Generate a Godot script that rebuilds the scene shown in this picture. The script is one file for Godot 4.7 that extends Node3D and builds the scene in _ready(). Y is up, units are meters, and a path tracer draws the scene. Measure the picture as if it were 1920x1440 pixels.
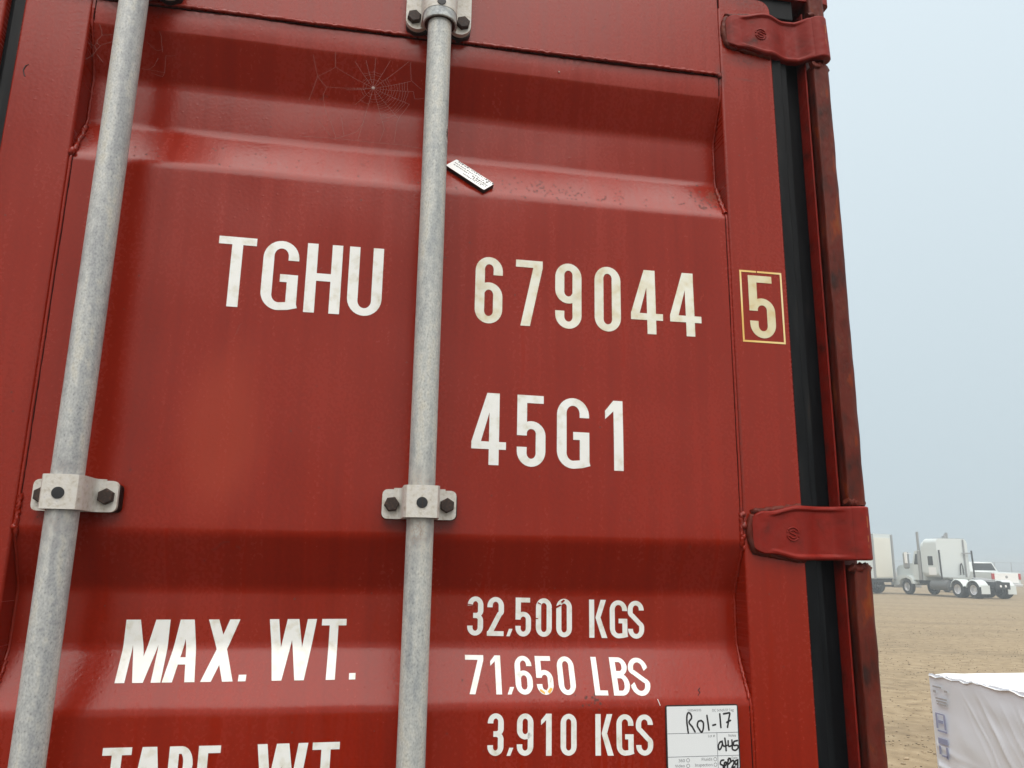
extends Node3D
# A red shipping container's right-hand door in a foggy gravel yard.
# Door measures: x to the right, y up, z towards the viewer; the door's face is z = 0. Metres.

const GY := -0.17            # ground level
const CX := -0.0755          # centre line between the two doors
const DEEP := 0.036          # depth of the door's corrugations
var base := Vector3(CX, GY, 0)
var M := {}
var rng := RandomNumberGenerator.new()
var wob := FastNoiseLite.new()
var dent := FastNoiseLite.new()

# ---------------------------------------------------------------- mesh building
class MB:
	var v := PackedVector3Array()
	var n := PackedVector3Array()
	var u := PackedVector2Array()
	var ix := PackedInt32Array()
	var mirror := false
	var around := Vector2.INF     # the axis (x, z) that coordinates are wrapped round
	func vert(p: Vector3, nn: Vector3) -> int:
		if mirror:
			p.x = -0.151 - p.x
			nn.x = -nn.x
		v.append(p)
		n.append(nn)
		if around != Vector2.INF:
			u.append(Vector2(atan2(p.x - around.x, p.z - around.y) / TAU + 0.5, (2.62 - p.y) / 1.3))
		else:
			u.append(Vector2((p.x + 0.1) / 1.4, (2.75 - p.y) / 1.4))
		return v.size() - 1
	func tri(a: int, b: int, c: int) -> void:
		var g := (v[c] - v[a]).cross(v[b] - v[a])
		if g.dot(n[a] + n[b] + n[c]) < 0.0:
			ix.append_array(PackedInt32Array([a, c, b]))
		else:
			ix.append_array(PackedInt32Array([a, b, c]))
	func quad(a: int, b: int, c: int, d: int) -> void:
		tri(a, b, c)
		tri(a, c, d)
	func flat(a: Vector3, b: Vector3, c: Vector3, d: Vector3, away := Vector3.ZERO) -> void:
		var nn := (c - a).cross(b - a).normalized()
		if away != Vector3.ZERO and nn.dot(away) < 0.0:
			nn = -nn
		quad(vert(a, nn), vert(b, nn), vert(c, nn), vert(d, nn))
	func net(rows: Array, out: Vector3, wrap := false) -> void:
		# rows of PackedVector3Array; smooth normals facing out (or away from the row centres if out is zero)
		var h := rows.size()
		var w: int = rows[0].size()
		var id := []
		for j in h:
			var row: PackedVector3Array = rows[j]
			var up: PackedVector3Array = rows[maxi(j - 1, 0)]
			var dn: PackedVector3Array = rows[mini(j + 1, h - 1)]
			var mid := Vector3.ZERO
			if out == Vector3.ZERO:
				for p in row:
					mid += p
				mid /= w
			var line := PackedInt32Array()
			for i in w:
				var l := (i - 1 + w) % w if wrap else maxi(i - 1, 0)
				var r := (i + 1) % w if wrap else mini(i + 1, w - 1)
				var nn := (row[r] - row[l]).cross(dn[i] - up[i]).normalized()
				var to := out if out != Vector3.ZERO else row[i] - mid
				if nn.dot(to) < 0.0:
					nn = -nn
				line.append(vert(row[i], nn))
			id.append(line)
		for j in h - 1:
			for i in (w if wrap else w - 1):
				var k := (i + 1) % w
				quad(id[j][i], id[j][k], id[j + 1][k], id[j + 1][i])
	func extrude(prof: PackedVector2Array, o: Vector3, ex: Vector3, ey: Vector3, along: Vector3, closed := true, caps := true) -> void:
		# prof in the (ex, ey) plane at o, swept by along; long edges stay flat, short arc pieces are smooth
		var c := prof.size()
		var edges := c if closed else c - 1
		var area := 0.0
		for i in c:
			area += prof[i].cross(prof[(i + 1) % c])
		var en := []
		var el := []
		for i in edges:
			var d := prof[(i + 1) % c] - prof[i]
			el.append(d.length())
			var q := Vector2(d.y, -d.x).normalized()
			en.append(q if area > 0.0 else -q)
		for i in edges:
			var k := (i + 1) % c
			var na: Vector2 = en[i]
			var nb: Vector2 = en[i]
			if closed or i > 0:
				var pr := (i - 1 + edges) % edges
				if en[pr].dot(en[i]) > 0.75:
					na = (en[pr] * (1.0 / el[i]) * 0.0 + en[pr] * el[pr] + en[i] * el[i]).normalized()
			if closed or i < edges - 1:
				var nx := (i + 1) % edges
				if en[nx].dot(en[i]) > 0.75:
					nb = (en[nx] * el[nx] + en[i] * el[i]).normalized()
			var a := o + ex * prof[i].x + ey * prof[i].y
			var b := o + ex * prof[k].x + ey * prof[k].y
			var n1 := ex * na.x + ey * na.y
			var n2 := ex * nb.x + ey * nb.y
			quad(vert(a, n1), vert(b, n2), vert(b + along, n2), vert(a + along, n1))
		if caps and closed:
			var t := Geometry2D.triangulate_polygon(prof)
			for e in 2:
				var nn := along.normalized() * (1.0 if e == 1 else -1.0)
				var at := PackedInt32Array()
				for q in prof:
					at.append(vert(o + ex * q.x + ey * q.y + along * e, nn))
				for i in range(0, t.size(), 3):
					tri(at[t[i]], at[t[i + 1]], at[t[i + 2]])
	func box(c: Vector3, s: Vector3, r := 0.0, axis := 1) -> void:
		# a box with edges rounded by r along one axis and the ends bevelled
		var ax := [Vector3.RIGHT, Vector3.UP, Vector3.BACK]
		var e: Vector3 = ax[axis]
		var ex: Vector3 = ax[(axis + 1) % 3]
		var ey: Vector3 = ax[(axis + 2) % 3]
		var w: float = s[(axis + 1) % 3]
		var h: float = s[(axis + 2) % 3]
		extrude(round_rect(w, h, r), c - e * s[axis] / 2.0, ex, ey, e * s[axis])
	static func round_rect(w: float, h: float, r: float, seg := 4) -> PackedVector2Array:
		var p := PackedVector2Array()
		if r <= 0.0:
			return PackedVector2Array([Vector2(-w / 2, -h / 2), Vector2(w / 2, -h / 2), Vector2(w / 2, h / 2), Vector2(-w / 2, h / 2)])
		for k in 4:
			var c := Vector2((w / 2 - r) * (1 if k == 0 or k == 3 else -1), (h / 2 - r) * (1 if k < 2 else -1))
			for i in seg + 1:
				p.append(c + Vector2.from_angle(PI / 2 * (k + float(i) / seg)) * r)
		return p
	func tube(path: PackedVector3Array, r: float, sides := 8, rough := 0.0, noise: FastNoiseLite = null, caps := true) -> void:
		var rows := []
		for i in path.size():
			var d := (path[mini(i + 1, path.size() - 1)] - path[maxi(i - 1, 0)]).normalized()
			var a := d.cross(Vector3.UP if absf(d.y) < 0.8 else Vector3.RIGHT).normalized()
			var b := d.cross(a)
			var row := PackedVector3Array()
			for k in sides:
				var t := TAU * k / sides
				var q := a * cos(t) + b * sin(t)
				var rr := r
				if noise:
					rr *= 1.0 + rough * noise.get_noise_3dv((path[i] + q * r) * 1000.0)
				row.append(path[i] + q * rr)
			rows.append(row)
		net(rows, Vector3.ZERO, true)
		if caps:
			for e in [0, path.size() - 1]:
				var row: PackedVector3Array = rows[e]
				var nn := (path[e] - path[1 if e == 0 else e - 1]).normalized()
				var c := vert(path[e], nn)
				var ids := PackedInt32Array()
				for q in row:
					ids.append(vert(q, nn))
				for k in sides:
					tri(c, ids[k], ids[(k + 1) % sides])
	func lathe(prof: PackedVector2Array, o: Vector3, axis: Vector3, sides := 24) -> void:
		# prof: (radius, along axis)
		var a := axis.cross(Vector3.UP if absf(axis.y) < 0.8 else Vector3.RIGHT).normalized()
		var b := axis.cross(a)
		for i in prof.size() - 1:
			var p := prof[i]
			var q := prof[i + 1]
			var d := (q - p).normalized()
			var ids := []
			for k in sides + 1:
				var t := TAU * k / sides
				var e := a * cos(t) + b * sin(t)
				var nn := (e * d.y - axis * d.x).normalized()
				ids.append([vert(o + e * p.x + axis * p.y, nn), vert(o + e * q.x + axis * q.y, nn)])
			for k in sides:
				quad(ids[k][0], ids[k + 1][0], ids[k + 1][1], ids[k][1])
	func done() -> ArrayMesh:
		var a := []
		a.resize(Mesh.ARRAY_MAX)
		a[Mesh.ARRAY_VERTEX] = v
		a[Mesh.ARRAY_NORMAL] = n
		a[Mesh.ARRAY_TEX_UV] = u
		a[Mesh.ARRAY_INDEX] = ix
		var m := ArrayMesh.new()
		m.add_surface_from_arrays(Mesh.PRIMITIVE_TRIANGLES, a)
		return m

func mb(mirror := false) -> MB:
	var b := MB.new()
	b.mirror = mirror
	return b

# ---------------------------------------------------------------- nodes
var taken := {}
func numbered(called: String) -> String:
	var k: int = taken.get(called, 0)
	taken[called] = k + 1
	return called if k == 0 else "%s_%03d" % [called, k]

func put(called: String, b: MB, mat: Material, parent: Node3D = self) -> MeshInstance3D:
	var o := MeshInstance3D.new()
	o.name = numbered(called) if parent == self else called
	o.mesh = b.done()
	o.material_override = mat
	parent.add_child(o, true)
	return o

func tag(o: Node, label: String, category := "", group := "") -> void:
	o.set_meta("label", label)
	if category:
		o.set_meta("category", category)
	if group:
		o.set_meta("group", group)

func thing(called: String, label: String, category: String, at := Vector3.ZERO, turn := 0.0, group := "") -> Node3D:
	var o := Node3D.new()
	o.name = numbered(called)
	add_child(o)
	o.position = at
	o.rotation.y = turn
	tag(o, label, category, group)
	return o

func dpart(called: String, b: MB, mat: Material, parent: Node3D) -> MeshInstance3D:
	# a part of the container, built in door measures
	var o := put(called, b, mat, parent)
	o.position = -base
	return o

# ---------------------------------------------------------------- materials
func lin(r: float, g: float, b: float) -> Color:
	return Color(r, g, b).linear_to_srgb()

func mat(c: Color, rough: float, metal := 0.0, spec := 0.5) -> StandardMaterial3D:
	var m := StandardMaterial3D.new()
	m.albedo_color = c
	m.roughness = rough
	m.metallic = metal
	m.metallic_specular = spec
	return m

func noise(freq: float, oct := 3, s := 1, kind := FastNoiseLite.TYPE_SIMPLEX_SMOOTH) -> FastNoiseLite:
	var f := FastNoiseLite.new()
	f.noise_type = kind
	f.frequency = freq
	f.fractal_octaves = oct
	f.seed = s
	return f

func ramp_tex(f: FastNoiseLite, stops: Array, size := 512, normal := false, bump := 4.0) -> NoiseTexture2D:
	var t := NoiseTexture2D.new()
	t.width = size
	t.height = size
	t.seamless = true
	t.noise = f
	if normal:
		t.as_normal_map = true
		t.bump_strength = bump
	if stops.size():
		var g := Gradient.new()
		var off := PackedFloat32Array()
		var col := PackedColorArray()
		for s in stops:
			off.append(s[0])
			col.append(s[1])
		g.offsets = off
		g.colors = col
		t.color_ramp = g
	return t

func tri_mat(tex: Texture2D, scale: float, rough: float, metal := 0.0) -> StandardMaterial3D:
	var m := mat(Color.WHITE, rough, metal)
	m.albedo_texture = tex
	m.uv1_triplanar = true
	m.uv1_world_triplanar = true
	m.uv1_scale = Vector3.ONE * scale
	return m

func paint_maps() -> StandardMaterial3D:
	var S := 1280
	var px := S / 1.4
	var big: PackedByteArray = noise(0.0035, 4, 11).get_image(S, S, false, false, false).get_data()
	var fine: PackedByteArray = noise(0.16, 3, 12).get_image(S, S, false, false, false).get_data()
	var st_img: Image = noise(0.045, 3, 13).get_image(S, 40, false, false, false)
	st_img.resize(S, S, Image.INTERPOLATE_CUBIC)
	var streak: PackedByteArray = st_img.get_data()
	# clear runs where water has washed the damp film away
	var film := PackedFloat32Array()
	film.resize(S * S)
	film.fill(1.0)
	var dirt := PackedFloat32Array()
	dirt.resize(S * S)
	var rust := PackedFloat32Array()
	rust.resize(S * S)
	var r := RandomNumberGenerator.new()
	r.seed = 5
	var runs := []
	for k in 34:
		runs.append([r.randf_range(0.14, 0.97), 1.481 - r.randf() * 0.01, r.randf_range(0.05, 0.16)])
	for k in 26:
		runs.append([r.randf_range(0.36, 0.52), 1.479, r.randf_range(0.05, 0.14)])
	for k in 22:
		runs.append([r.randf_range(0.1, 0.97), r.randf_range(1.6, 1.625), r.randf_range(0.03, 0.10)])
	for k in 24:
		runs.append([r.randf_range(0.1, 0.97), r.randf_range(1.69, 1.80), r.randf_range(0.05, 0.14)])
	for k in 6:
		runs.append([r.randf_range(0.3, 0.97), r.randf_range(1.9, 2.15), r.randf_range(0.04, 0.2)])
	runs.append([1.0125, 1.675, 0.34])
	runs.append([1.02, 1.66, 0.1])
	for q in runs:
		var x: float = (q[0] + 0.1) * px
		var y0: float = (2.75 - q[1]) * px
		var w := r.randf_range(1.6, 3.0)
		var hgt: float = q[2] * px
		var ph := r.randf() * 9.0
		for j in int(hgt):
			var yy := int(y0) + j
			if yy < 0 or yy >= S:
				continue
			var xx := x + sin(j * 0.045 + ph) * 1.8 + sin(j * 0.013 + ph * 2.0) * 3.0
			var ww := w * (0.75 + 0.35 * sin(j * 0.03 + ph * 3.0)) + (1.0 if j > hgt - 8 else 0.0)
			for i in range(int(xx - ww) - 1, int(xx + ww) + 2):
				if i >= 0 and i < S:
					film[yy * S + i] = minf(film[yy * S + i], clampf((absf(i - xx) - ww + 1.0) * 0.7, 0.0, 1.0))
	# specks of grit: on the upward slopes and here and there
	var specks := []
	for k in 90:
		specks.append([0.62 + absf(r.randfn()) * 0.13, 2.222 + r.randfn() * 0.012, r.randf_range(0.5, 1.3)])
	for k in 60:
		specks.append([r.randf_range(0.1, 0.98), 2.22 + r.randfn() * 0.01, r.randf_range(0.4, 1.1)])
	for k in 40:
		specks.append([0.93 + r.randf() * 0.05, 2.235 + r.randfn() * 0.016, r.randf_range(0.5, 1.6)])
	for k in 110:
		specks.append([r.randf_range(-0.06, 1.07), r.randf_range(1.38, 2.6), r.randf_range(0.4, 0.95)])
	for k in 18:
		specks.append([0.758 + r.randfn() * 0.008, 1.488 + r.randfn() * 0.005, r.randf_range(0.5, 1.5)])
	for q in specks:
		var cx: float = (q[0] + 0.1) * px
		var cy: float = (2.75 - q[1]) * px
		for j in range(int(cy) - 2, int(cy) + 4):
			for i in range(int(cx) - 2, int(cx) + 4):
				if i >= 0 and i < S and j >= 0 and j < S:
					dirt[j * S + i] = maxf(dirt[j * S + i], clampf(q[2] + 0.6 - Vector2(i - cx, j - cy).length(), 0.0, 1.0) * 0.85)
	# grime along the welded seams and round the hinges, rust blooms at two corners
	for q in [[0.04, 2.447, 0.49, 0.012, 0.5, 0], [0.75, 2.447, 0.24, 0.012, 0.55, 0], [0.984, 2.45, 0.012, 0.03, 0.8, 0], [0.985, 2.25, 0.006, 0.14, 0.4, 0], [0.987, 1.85, 0.004, 0.16, 0.55, 0], [1.03, 2.485, 0.05, 0.016, 0.6, 0], [1.03, 2.60, 0.06, 0.02, 0.5, 0], [0.972, 2.245, 0.014, 0.02, 0.5, 1], [0.034, 2.235, 0.012, 0.03, 0.5, 0], [0.985, 1.73, 0.008, 0.03, 0.6, 0], [0.52, 2.452, 0.05, 0.012, 0.7, 0], [1.03, 2.45, 0.03, 0.003, 0.5, 0]]:
		for j in range(maxi(0, int((2.75 - q[1] - q[3] * 1.6) * px)), mini(S, int((2.75 - q[1] + q[3] * 1.6) * px))):
			for i in range(maxi(0, int((q[0] - q[2] * 1.5 + 0.1) * px)), mini(S, int((q[0] + q[2] * 1.5 + 0.1) * px))):
				var d := Vector2((i / px - 0.1 - q[0]) / q[2], (2.75 - j / px - q[1]) / q[3])
				var g := maxf(0.0, 1.0 - d.length()) * float(q[4]) * clampf(fine[j * S + i] / 90.0 - 0.55, 0.0, 1.4)
				if q[5] == 1:
					rust[j * S + i] = maxf(rust[j * S + i], g)
				dirt[j * S + i] = maxf(dirt[j * S + i], g * 0.8)
	# a soft reflection painted in as one paler patch, and thin scratches
	var sheen_scratch := PackedFloat32Array()
	sheen_scratch.resize(S * S)
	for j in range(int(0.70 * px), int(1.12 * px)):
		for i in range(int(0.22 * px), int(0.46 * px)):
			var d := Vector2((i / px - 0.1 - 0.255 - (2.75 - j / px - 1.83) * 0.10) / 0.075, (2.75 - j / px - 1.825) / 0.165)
			sheen_scratch[j * S + i] = 0.62 * smoothstep(1.0, 0.25, d.length() + (big[j * S + i] - 128) * 0.002)
	for k in 46:
		var a := Vector2((r.randf_range(0.05, 1.06) + 0.1) * px, (2.75 - r.randf_range(1.38, 2.58)) * px)
		var e := Vector2.from_angle(r.randf() * TAU) * r.randf_range(3.0, 30.0)
		var up := r.randf_range(0.15, 0.6)
		for q in 40:
			var p := a + e * q / 40.0 + Vector2(0, sin(q * 0.2) * 1.5)
			if p.x > 0 and p.y > 0 and p.x < S - 1 and p.y < S - 1:
				if k % 3 == 0:
					dirt[int(p.y) * S + int(p.x)] = maxf(dirt[int(p.y) * S + int(p.x)], up * 0.7)
				else:
					sheen_scratch[int(p.y) * S + int(p.x)] = up
	var col := PackedByteArray()
	col.resize(S * S * 3)
	var rough := PackedByteArray()
	rough.resize(S * S)
	var clean := Vector3(0.236, 0.0066, 0.0002)
	var dusty := Vector3(0.238, 0.0100, 0.0014)
	var grime := Vector3(0.035, 0.018, 0.014)
	var sheen_scratch_tone := Vector3(0.33, 0.030, 0.009)  # tone shared by the painted-in reflection and the scratches
	var iron := Vector3(0.20, 0.055, 0.016)
	var gam := PackedByteArray()
	gam.resize(4096)
	for i in 4096:
		gam[i] = int(clampf(pow(i / 4095.0, 1.0 / 2.2), 0.0, 1.0) * 255.0)
	for i in S * S:
		var b := big[i] / 255.0
		var f := film[i] * clampf(0.25 + 0.9 * b + (streak[i] - 128) * 0.0026, 0.0, 1.0)
		var c := clean.lerp(dusty, f) * (0.93 + (fine[i] - 128) * 0.0007 + (streak[i] - 128) * 0.0010 + b * 0.14)
		if sheen_scratch[i] > 0.0:
			c = c.lerp(sheen_scratch_tone, sheen_scratch[i])
		if rust[i] > 0.0:
			c = c.lerp(iron, rust[i])
		if dirt[i] > 0.0:
			c = c.lerp(grime, dirt[i])
		col[i * 3] = gam[int(c.x * 4095.0)]
		col[i * 3 + 1] = gam[int(c.y * 4095.0)]
		col[i * 3 + 2] = gam[int(c.z * 4095.0)]
		rough[i] = int(clampf(0.165 + 0.13 * f + dirt[i] * 0.4 + (fine[i] - 128) * 0.0004, 0.1, 1.0) * 255.0)
	# relief: orange peel and beads of dew
	var hgt := PackedByteArray()
	hgt.resize(S * S)
	for i in S * S:
		hgt[i] = int(40.0 + (fine[i] - 128) * 0.04)
	for k in 5200:
		var x := r.randf() * 1.2 - 0.06
		var y := r.randf_range(1.38, 2.6)
		if wob.get_noise_2d(x * 260.0, y * 120.0) < 0.02 and k % 4 > 0:
			continue
		var cx := (x + 0.1) * px
		var cy := (2.75 - y) * px
		var rad := r.randf_range(0.7, 1.5)
		for j in range(int(cy) - 2, int(cy) + 3):
			for i in range(int(cx) - 2, int(cx) + 3):
				if i >= 0 and i < S and j >= 0 and j < S:
					var d := 1.0 - Vector2(i - cx, j - cy).length_squared() / (rad * rad)
					if d > 0.0:
						hgt[j * S + i] = int(minf(255.0, hgt[j * S + i] + sqrt(d) * rad * 9.0))
	var m := mat(Color.WHITE, 1.0)
	m.metallic_specular = 0.40
	m.albedo_texture = ImageTexture.create_from_image(Image.create_from_data(S, S, false, Image.FORMAT_RGB8, col))
	m.roughness_texture = ImageTexture.create_from_image(Image.create_from_data(S, S, false, Image.FORMAT_L8, rough))
	var hi := Image.create_from_data(S, S, false, Image.FORMAT_L8, hgt)
	hi.convert(Image.FORMAT_RGBA8)
	hi.bump_map_to_normal_map(5.0)
	m.normal_enabled = true
	m.normal_texture = ImageTexture.create_from_image(hi)
	m.normal_scale = 0.5
	return m

func pipe(warm: bool) -> StandardMaterial3D:
	# weathered zinc, wrapped once round the bar: grain, long pale and blue-grey runs, rust by the guides
	var W := 256
	var H := 2048
	var grain: PackedByteArray = noise(0.14, 2, 61 if warm else 62).get_image(W, H, false, false, false).get_data()
	var mid: PackedByteArray = noise(0.035, 4, 63 if warm else 64).get_image(W, H, false, false, false).get_data()
	var runs_img: Image = noise(0.020, 4, 65 if warm else 66).get_image(W, 300, false, false, false)
	runs_img.resize(W, H, Image.INTERPOLATE_CUBIC)
	var runs: PackedByteArray = runs_img.get_data()
	var col := PackedByteArray()
	col.resize(W * H * 3)
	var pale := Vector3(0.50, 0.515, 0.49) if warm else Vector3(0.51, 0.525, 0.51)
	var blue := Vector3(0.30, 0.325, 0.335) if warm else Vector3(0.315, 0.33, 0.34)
	var buff := Vector3(0.47, 0.44, 0.36)
	var brown := Vector3(0.20, 0.10, 0.045)
	for j in H:
		var y := 2.62 - 1.3 * j / H
		var near := exp(-absf(y - 1.705) / 0.020) * (1.0 if y < 1.72 else 0.0) + exp(-absf(y - 1.766) / 0.012) * (1.0 if y > 1.76 else 0.0) * 0.7
		for i in W:
			var k := j * W + i
			var g := (grain[k] - 128) / 128.0
			var m := (mid[k] - 128) / 128.0
			var s := (runs[k] - 128) / 128.0
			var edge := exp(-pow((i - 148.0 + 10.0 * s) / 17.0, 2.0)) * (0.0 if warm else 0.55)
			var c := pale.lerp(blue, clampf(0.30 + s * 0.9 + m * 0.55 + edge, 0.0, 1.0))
			c = c.lerp(buff, clampf(-s * 0.8 - m * 0.5 - 0.12, 0.0, 0.6))
			c *= 0.97 + g * 0.25
			if g < -0.62:
				c *= 0.72
			var fr := exp(-pow((i - 120.0) / 40.0, 2.0)) * near
			c = c.lerp(brown, clampf(fr * (0.42 + m * 0.5 + g * 0.7), 0.0, 0.6) * (1.0 if warm else 0.45))
			if warm:
				var d := Vector2((i - 176.0) / 7.0, (y - 2.262) / 0.010)
				if d.length() + g * 0.5 < 1.0:
					c = Vector3(0.06, 0.035, 0.025)
				elif d.length() + g * 0.5 < 1.5:
					c = pale * 1.2
			for q in 3:
				col[k * 3 + q] = int(pow(clampf(c[q], 0.0, 1.0), 1.0 / 2.2) * 255.0)
	var m2 := mat(Color.WHITE, 0.52, 0.1)
	m2.albedo_texture = ImageTexture.create_from_image(Image.create_from_data(W, H, false, Image.FORMAT_RGB8, col))
	return m2

func make_materials() -> void:
	M.pipe_warm = pipe(true)
	M.pipe_cool = pipe(false)
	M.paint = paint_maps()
	# thick old paint on castings and bars, worn to rust
	var old := tri_mat(ramp_tex(noise(0.012, 5, 21), [[0.0, lin(0.06, 0.010, 0.006)], [0.22, lin(0.16, 0.009, 0.004)], [0.5, lin(0.205, 0.009, 0.0035)], [0.85, lin(0.19, 0.012, 0.006)], [1.0, lin(0.08, 0.016, 0.009)]], 512), 3.0, 0.52)
	old.metallic_specular = 0.35
	old.normal_enabled = true
	old.normal_texture = ramp_tex(noise(0.03, 4, 22), [], 512, true, 5.0)
	old.normal_scale = 0.22
	M.cast = old
	var bar := tri_mat(ramp_tex(noise(0.010, 5, 23), [[0.0, lin(0.02, 0.010, 0.009)], [0.28, lin(0.07, 0.013, 0.008)], [0.5, lin(0.105, 0.014, 0.008)], [0.68, lin(0.10, 0.020, 0.012)], [0.8, lin(0.17, 0.026, 0.007)], [1.0, lin(0.20, 0.05, 0.010)]], 512), 1.0, 0.5)
	bar.metallic_specular = 0.3
	bar.uv1_scale = Vector3(4.0, 1.7, 4.0)
	bar.normal_enabled = true
	bar.normal_texture = ramp_tex(noise(0.05, 4, 24), [], 512, true, 3.0)
	bar.normal_scale = 0.25
	M.bar = bar
	M.post = mat(lin(0.09, 0.006, 0.004), 0.5)
	var rub := tri_mat(ramp_tex(noise(0.02, 5, 26), [[0.0, lin(0.0015, 0.002, 0.003)], [0.55, lin(0.003, 0.0042, 0.0058)], [0.85, lin(0.008, 0.009, 0.010)], [1.0, lin(0.02, 0.014, 0.012)]], 256), 2.0, 0.5)
	rub.uv1_scale = Vector3(9.0, 1.2, 9.0)
	rub.metallic_specular = 0.28
	M.rubber = rub
	var spangle := noise(0.15, 1, 31, FastNoiseLite.TYPE_CELLULAR)
	spangle.cellular_return_type = FastNoiseLite.RETURN_CELL_VALUE
	var galv := tri_mat(ramp_tex(spangle, [[0.0, lin(0.30, 0.315, 0.315)], [0.5, lin(0.42, 0.44, 0.435)], [1.0, lin(0.56, 0.58, 0.56)]], 512), 4.0, 0.5, 0.1)
	galv.detail_enabled = true
	galv.detail_blend_mode = BaseMaterial3D.BLEND_MODE_MUL
	galv.detail_uv_layer = BaseMaterial3D.DETAIL_UV_1
	galv.detail_albedo = ramp_tex(noise(0.016, 6, 32), [[0.0, lin(0.62, 0.64, 0.68)], [0.3, lin(0.80, 0.84, 0.89)], [0.5, lin(0.94, 0.96, 0.96)], [0.72, lin(1.0, 0.98, 0.92)], [1.0, lin(0.88, 0.82, 0.70)]], 512)
	galv.normal_enabled = true
	galv.normal_texture = ramp_tex(noise(0.10, 3, 33), [], 512, true, 2.0)
	galv.normal_scale = 0.35
	M.galv = galv
	var clamp_m := tri_mat(ramp_tex(noise(0.05, 5, 34), [[0.0, lin(0.20, 0.15, 0.10)], [0.16, lin(0.45, 0.42, 0.36)], [0.36, lin(0.55, 0.53, 0.48)], [0.75, lin(0.60, 0.59, 0.56)], [1.0, lin(0.40, 0.40, 0.41)]], 512), 4.0, 0.6, 0.1)
	clamp_m.normal_enabled = true
	clamp_m.normal_texture = ramp_tex(noise(0.12, 3, 35), [], 512, true, 3.0)
	clamp_m.normal_scale = 0.15
	M.clamp = clamp_m
	M.bolt = tri_mat(ramp_tex(noise(0.08, 4, 36), [[0.0, lin(0.012, 0.008, 0.007)], [0.6, lin(0.035, 0.020, 0.015)], [1.0, lin(0.10, 0.045, 0.025)]], 256), 12.0, 0.7)
	M.hole = mat(lin(0.008, 0.010, 0.013), 0.5)
	M.dark = mat(lin(0.022, 0.006, 0.005), 0.8, 0.0, 0.2)
	# stick-on letters: white, cream and yellowed
	var stops := [[0.0, lin(0.52, 0.48, 0.38)], [0.16, lin(0.68, 0.68, 0.61)], [0.45, lin(0.78, 0.80, 0.775)], [1.0, lin(0.81, 0.83, 0.82)]]
	M.white = tri_mat(ramp_tex(noise(0.03, 5, 41), stops, 512), 3.0, 0.45)
	M.cream = tri_mat(ramp_tex(noise(0.025, 5, 42), [[0.0, lin(0.58, 0.50, 0.32)], [0.3, lin(0.68, 0.66, 0.52)], [0.6, lin(0.74, 0.745, 0.645)], [1.0, lin(0.76, 0.775, 0.715)]], 512), 3.0, 0.45)
	M.yellow = tri_mat(ramp_tex(noise(0.025, 5, 43), [[0.0, lin(0.58, 0.44, 0.20)], [0.4, lin(0.64, 0.58, 0.37)], [1.0, lin(0.68, 0.64, 0.44)]], 512), 3.0, 0.45)
	M.gold = tri_mat(ramp_tex(noise(0.008, 3, 44), [[0.2, lin(0.80, 0.66, 0.36)], [0.5, lin(0.80, 0.58, 0.20)], [0.8, lin(0.72, 0.45, 0.12)]], 256), 3.0, 0.45)
	M.scab = mat(lin(0.75, 0.38, 0.06), 0.6)
	M.primer = mat(lin(0.34, 0.10, 0.03), 0.7)
	M.paper = mat(lin(0.70, 0.74, 0.76), 0.5)
	M.ink = mat(lin(0.012, 0.012, 0.015), 0.5)
	M.print = mat(lin(0.09, 0.095, 0.11), 0.6)
	M.rule = mat(lin(0.06, 0.07, 0.10), 0.6)
	M.web = mat(lin(0.30, 0.20, 0.18), 0.6)
	M.black = mat(lin(0.012, 0.011, 0.012), 0.55)
	# yard
	var g := tri_mat(ramp_tex(noise(0.007, 7, 51), [[0.0, lin(0.19, 0.137, 0.078)], [0.35, lin(0.275, 0.207, 0.120)], [0.6, lin(0.305, 0.232, 0.138)], [1.0, lin(0.38, 0.30, 0.19)]], 1024), 0.45, 0.95)
	g.detail_enabled = true
	g.detail_blend_mode = BaseMaterial3D.BLEND_MODE_MUL
	g.detail_uv_layer = BaseMaterial3D.DETAIL_UV_2
	g.detail_albedo = ramp_tex(noise(0.006, 5, 52), [[0.0, lin(0.74, 0.735, 0.74)], [0.35, lin(0.89, 0.89, 0.89)], [0.55, lin(0.97, 0.97, 0.97)], [1.0, Color.WHITE]], 1024)
	g.normal_enabled = true
	g.normal_texture = ramp_tex(noise(0.05, 5, 53), [], 1024, true, 4.0)
	g.normal_scale = 0.35
	M.ground = g
	M.added_dark_ground = tri_mat(ramp_tex(noise(0.02, 5, 55), [[0.0, lin(0.015, 0.013, 0.011)], [0.6, lin(0.03, 0.026, 0.021)], [1.0, lin(0.06, 0.05, 0.04)]], 512), 0.5, 0.8)
	M.stone = mat(Color.WHITE, 0.9)
	M.stone.vertex_color_use_as_albedo = true
	M.truck = mat(lin(0.64, 0.70, 0.70), 0.3)
	M.panel = mat(lin(0.74, 0.74, 0.66), 0.5)
	M.frame = mat(lin(0.025, 0.026, 0.03), 0.6)
	M.tyre = mat(lin(0.02, 0.02, 0.021), 0.85)
	M.chrome = mat(lin(0.75, 0.76, 0.78), 0.3, 0.7)
	M.stack = mat(lin(0.30, 0.31, 0.31), 0.4, 0.4)
	M.steel = mat(lin(0.14, 0.145, 0.15), 0.5, 0.3)
	M.glass = mat(lin(0.02, 0.024, 0.028), 0.12)
	M.red = mat(lin(0.45, 0.03, 0.03), 0.3)
	M.grey = mat(lin(0.28, 0.29, 0.30), 0.6)
	var wrap := mat(lin(0.78, 0.87, 0.97), 0.2)
	wrap.rim_enabled = false
	M.wrap = wrap
	M.cap = mat(lin(0.86, 0.88, 0.88), 0.4)
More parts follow.
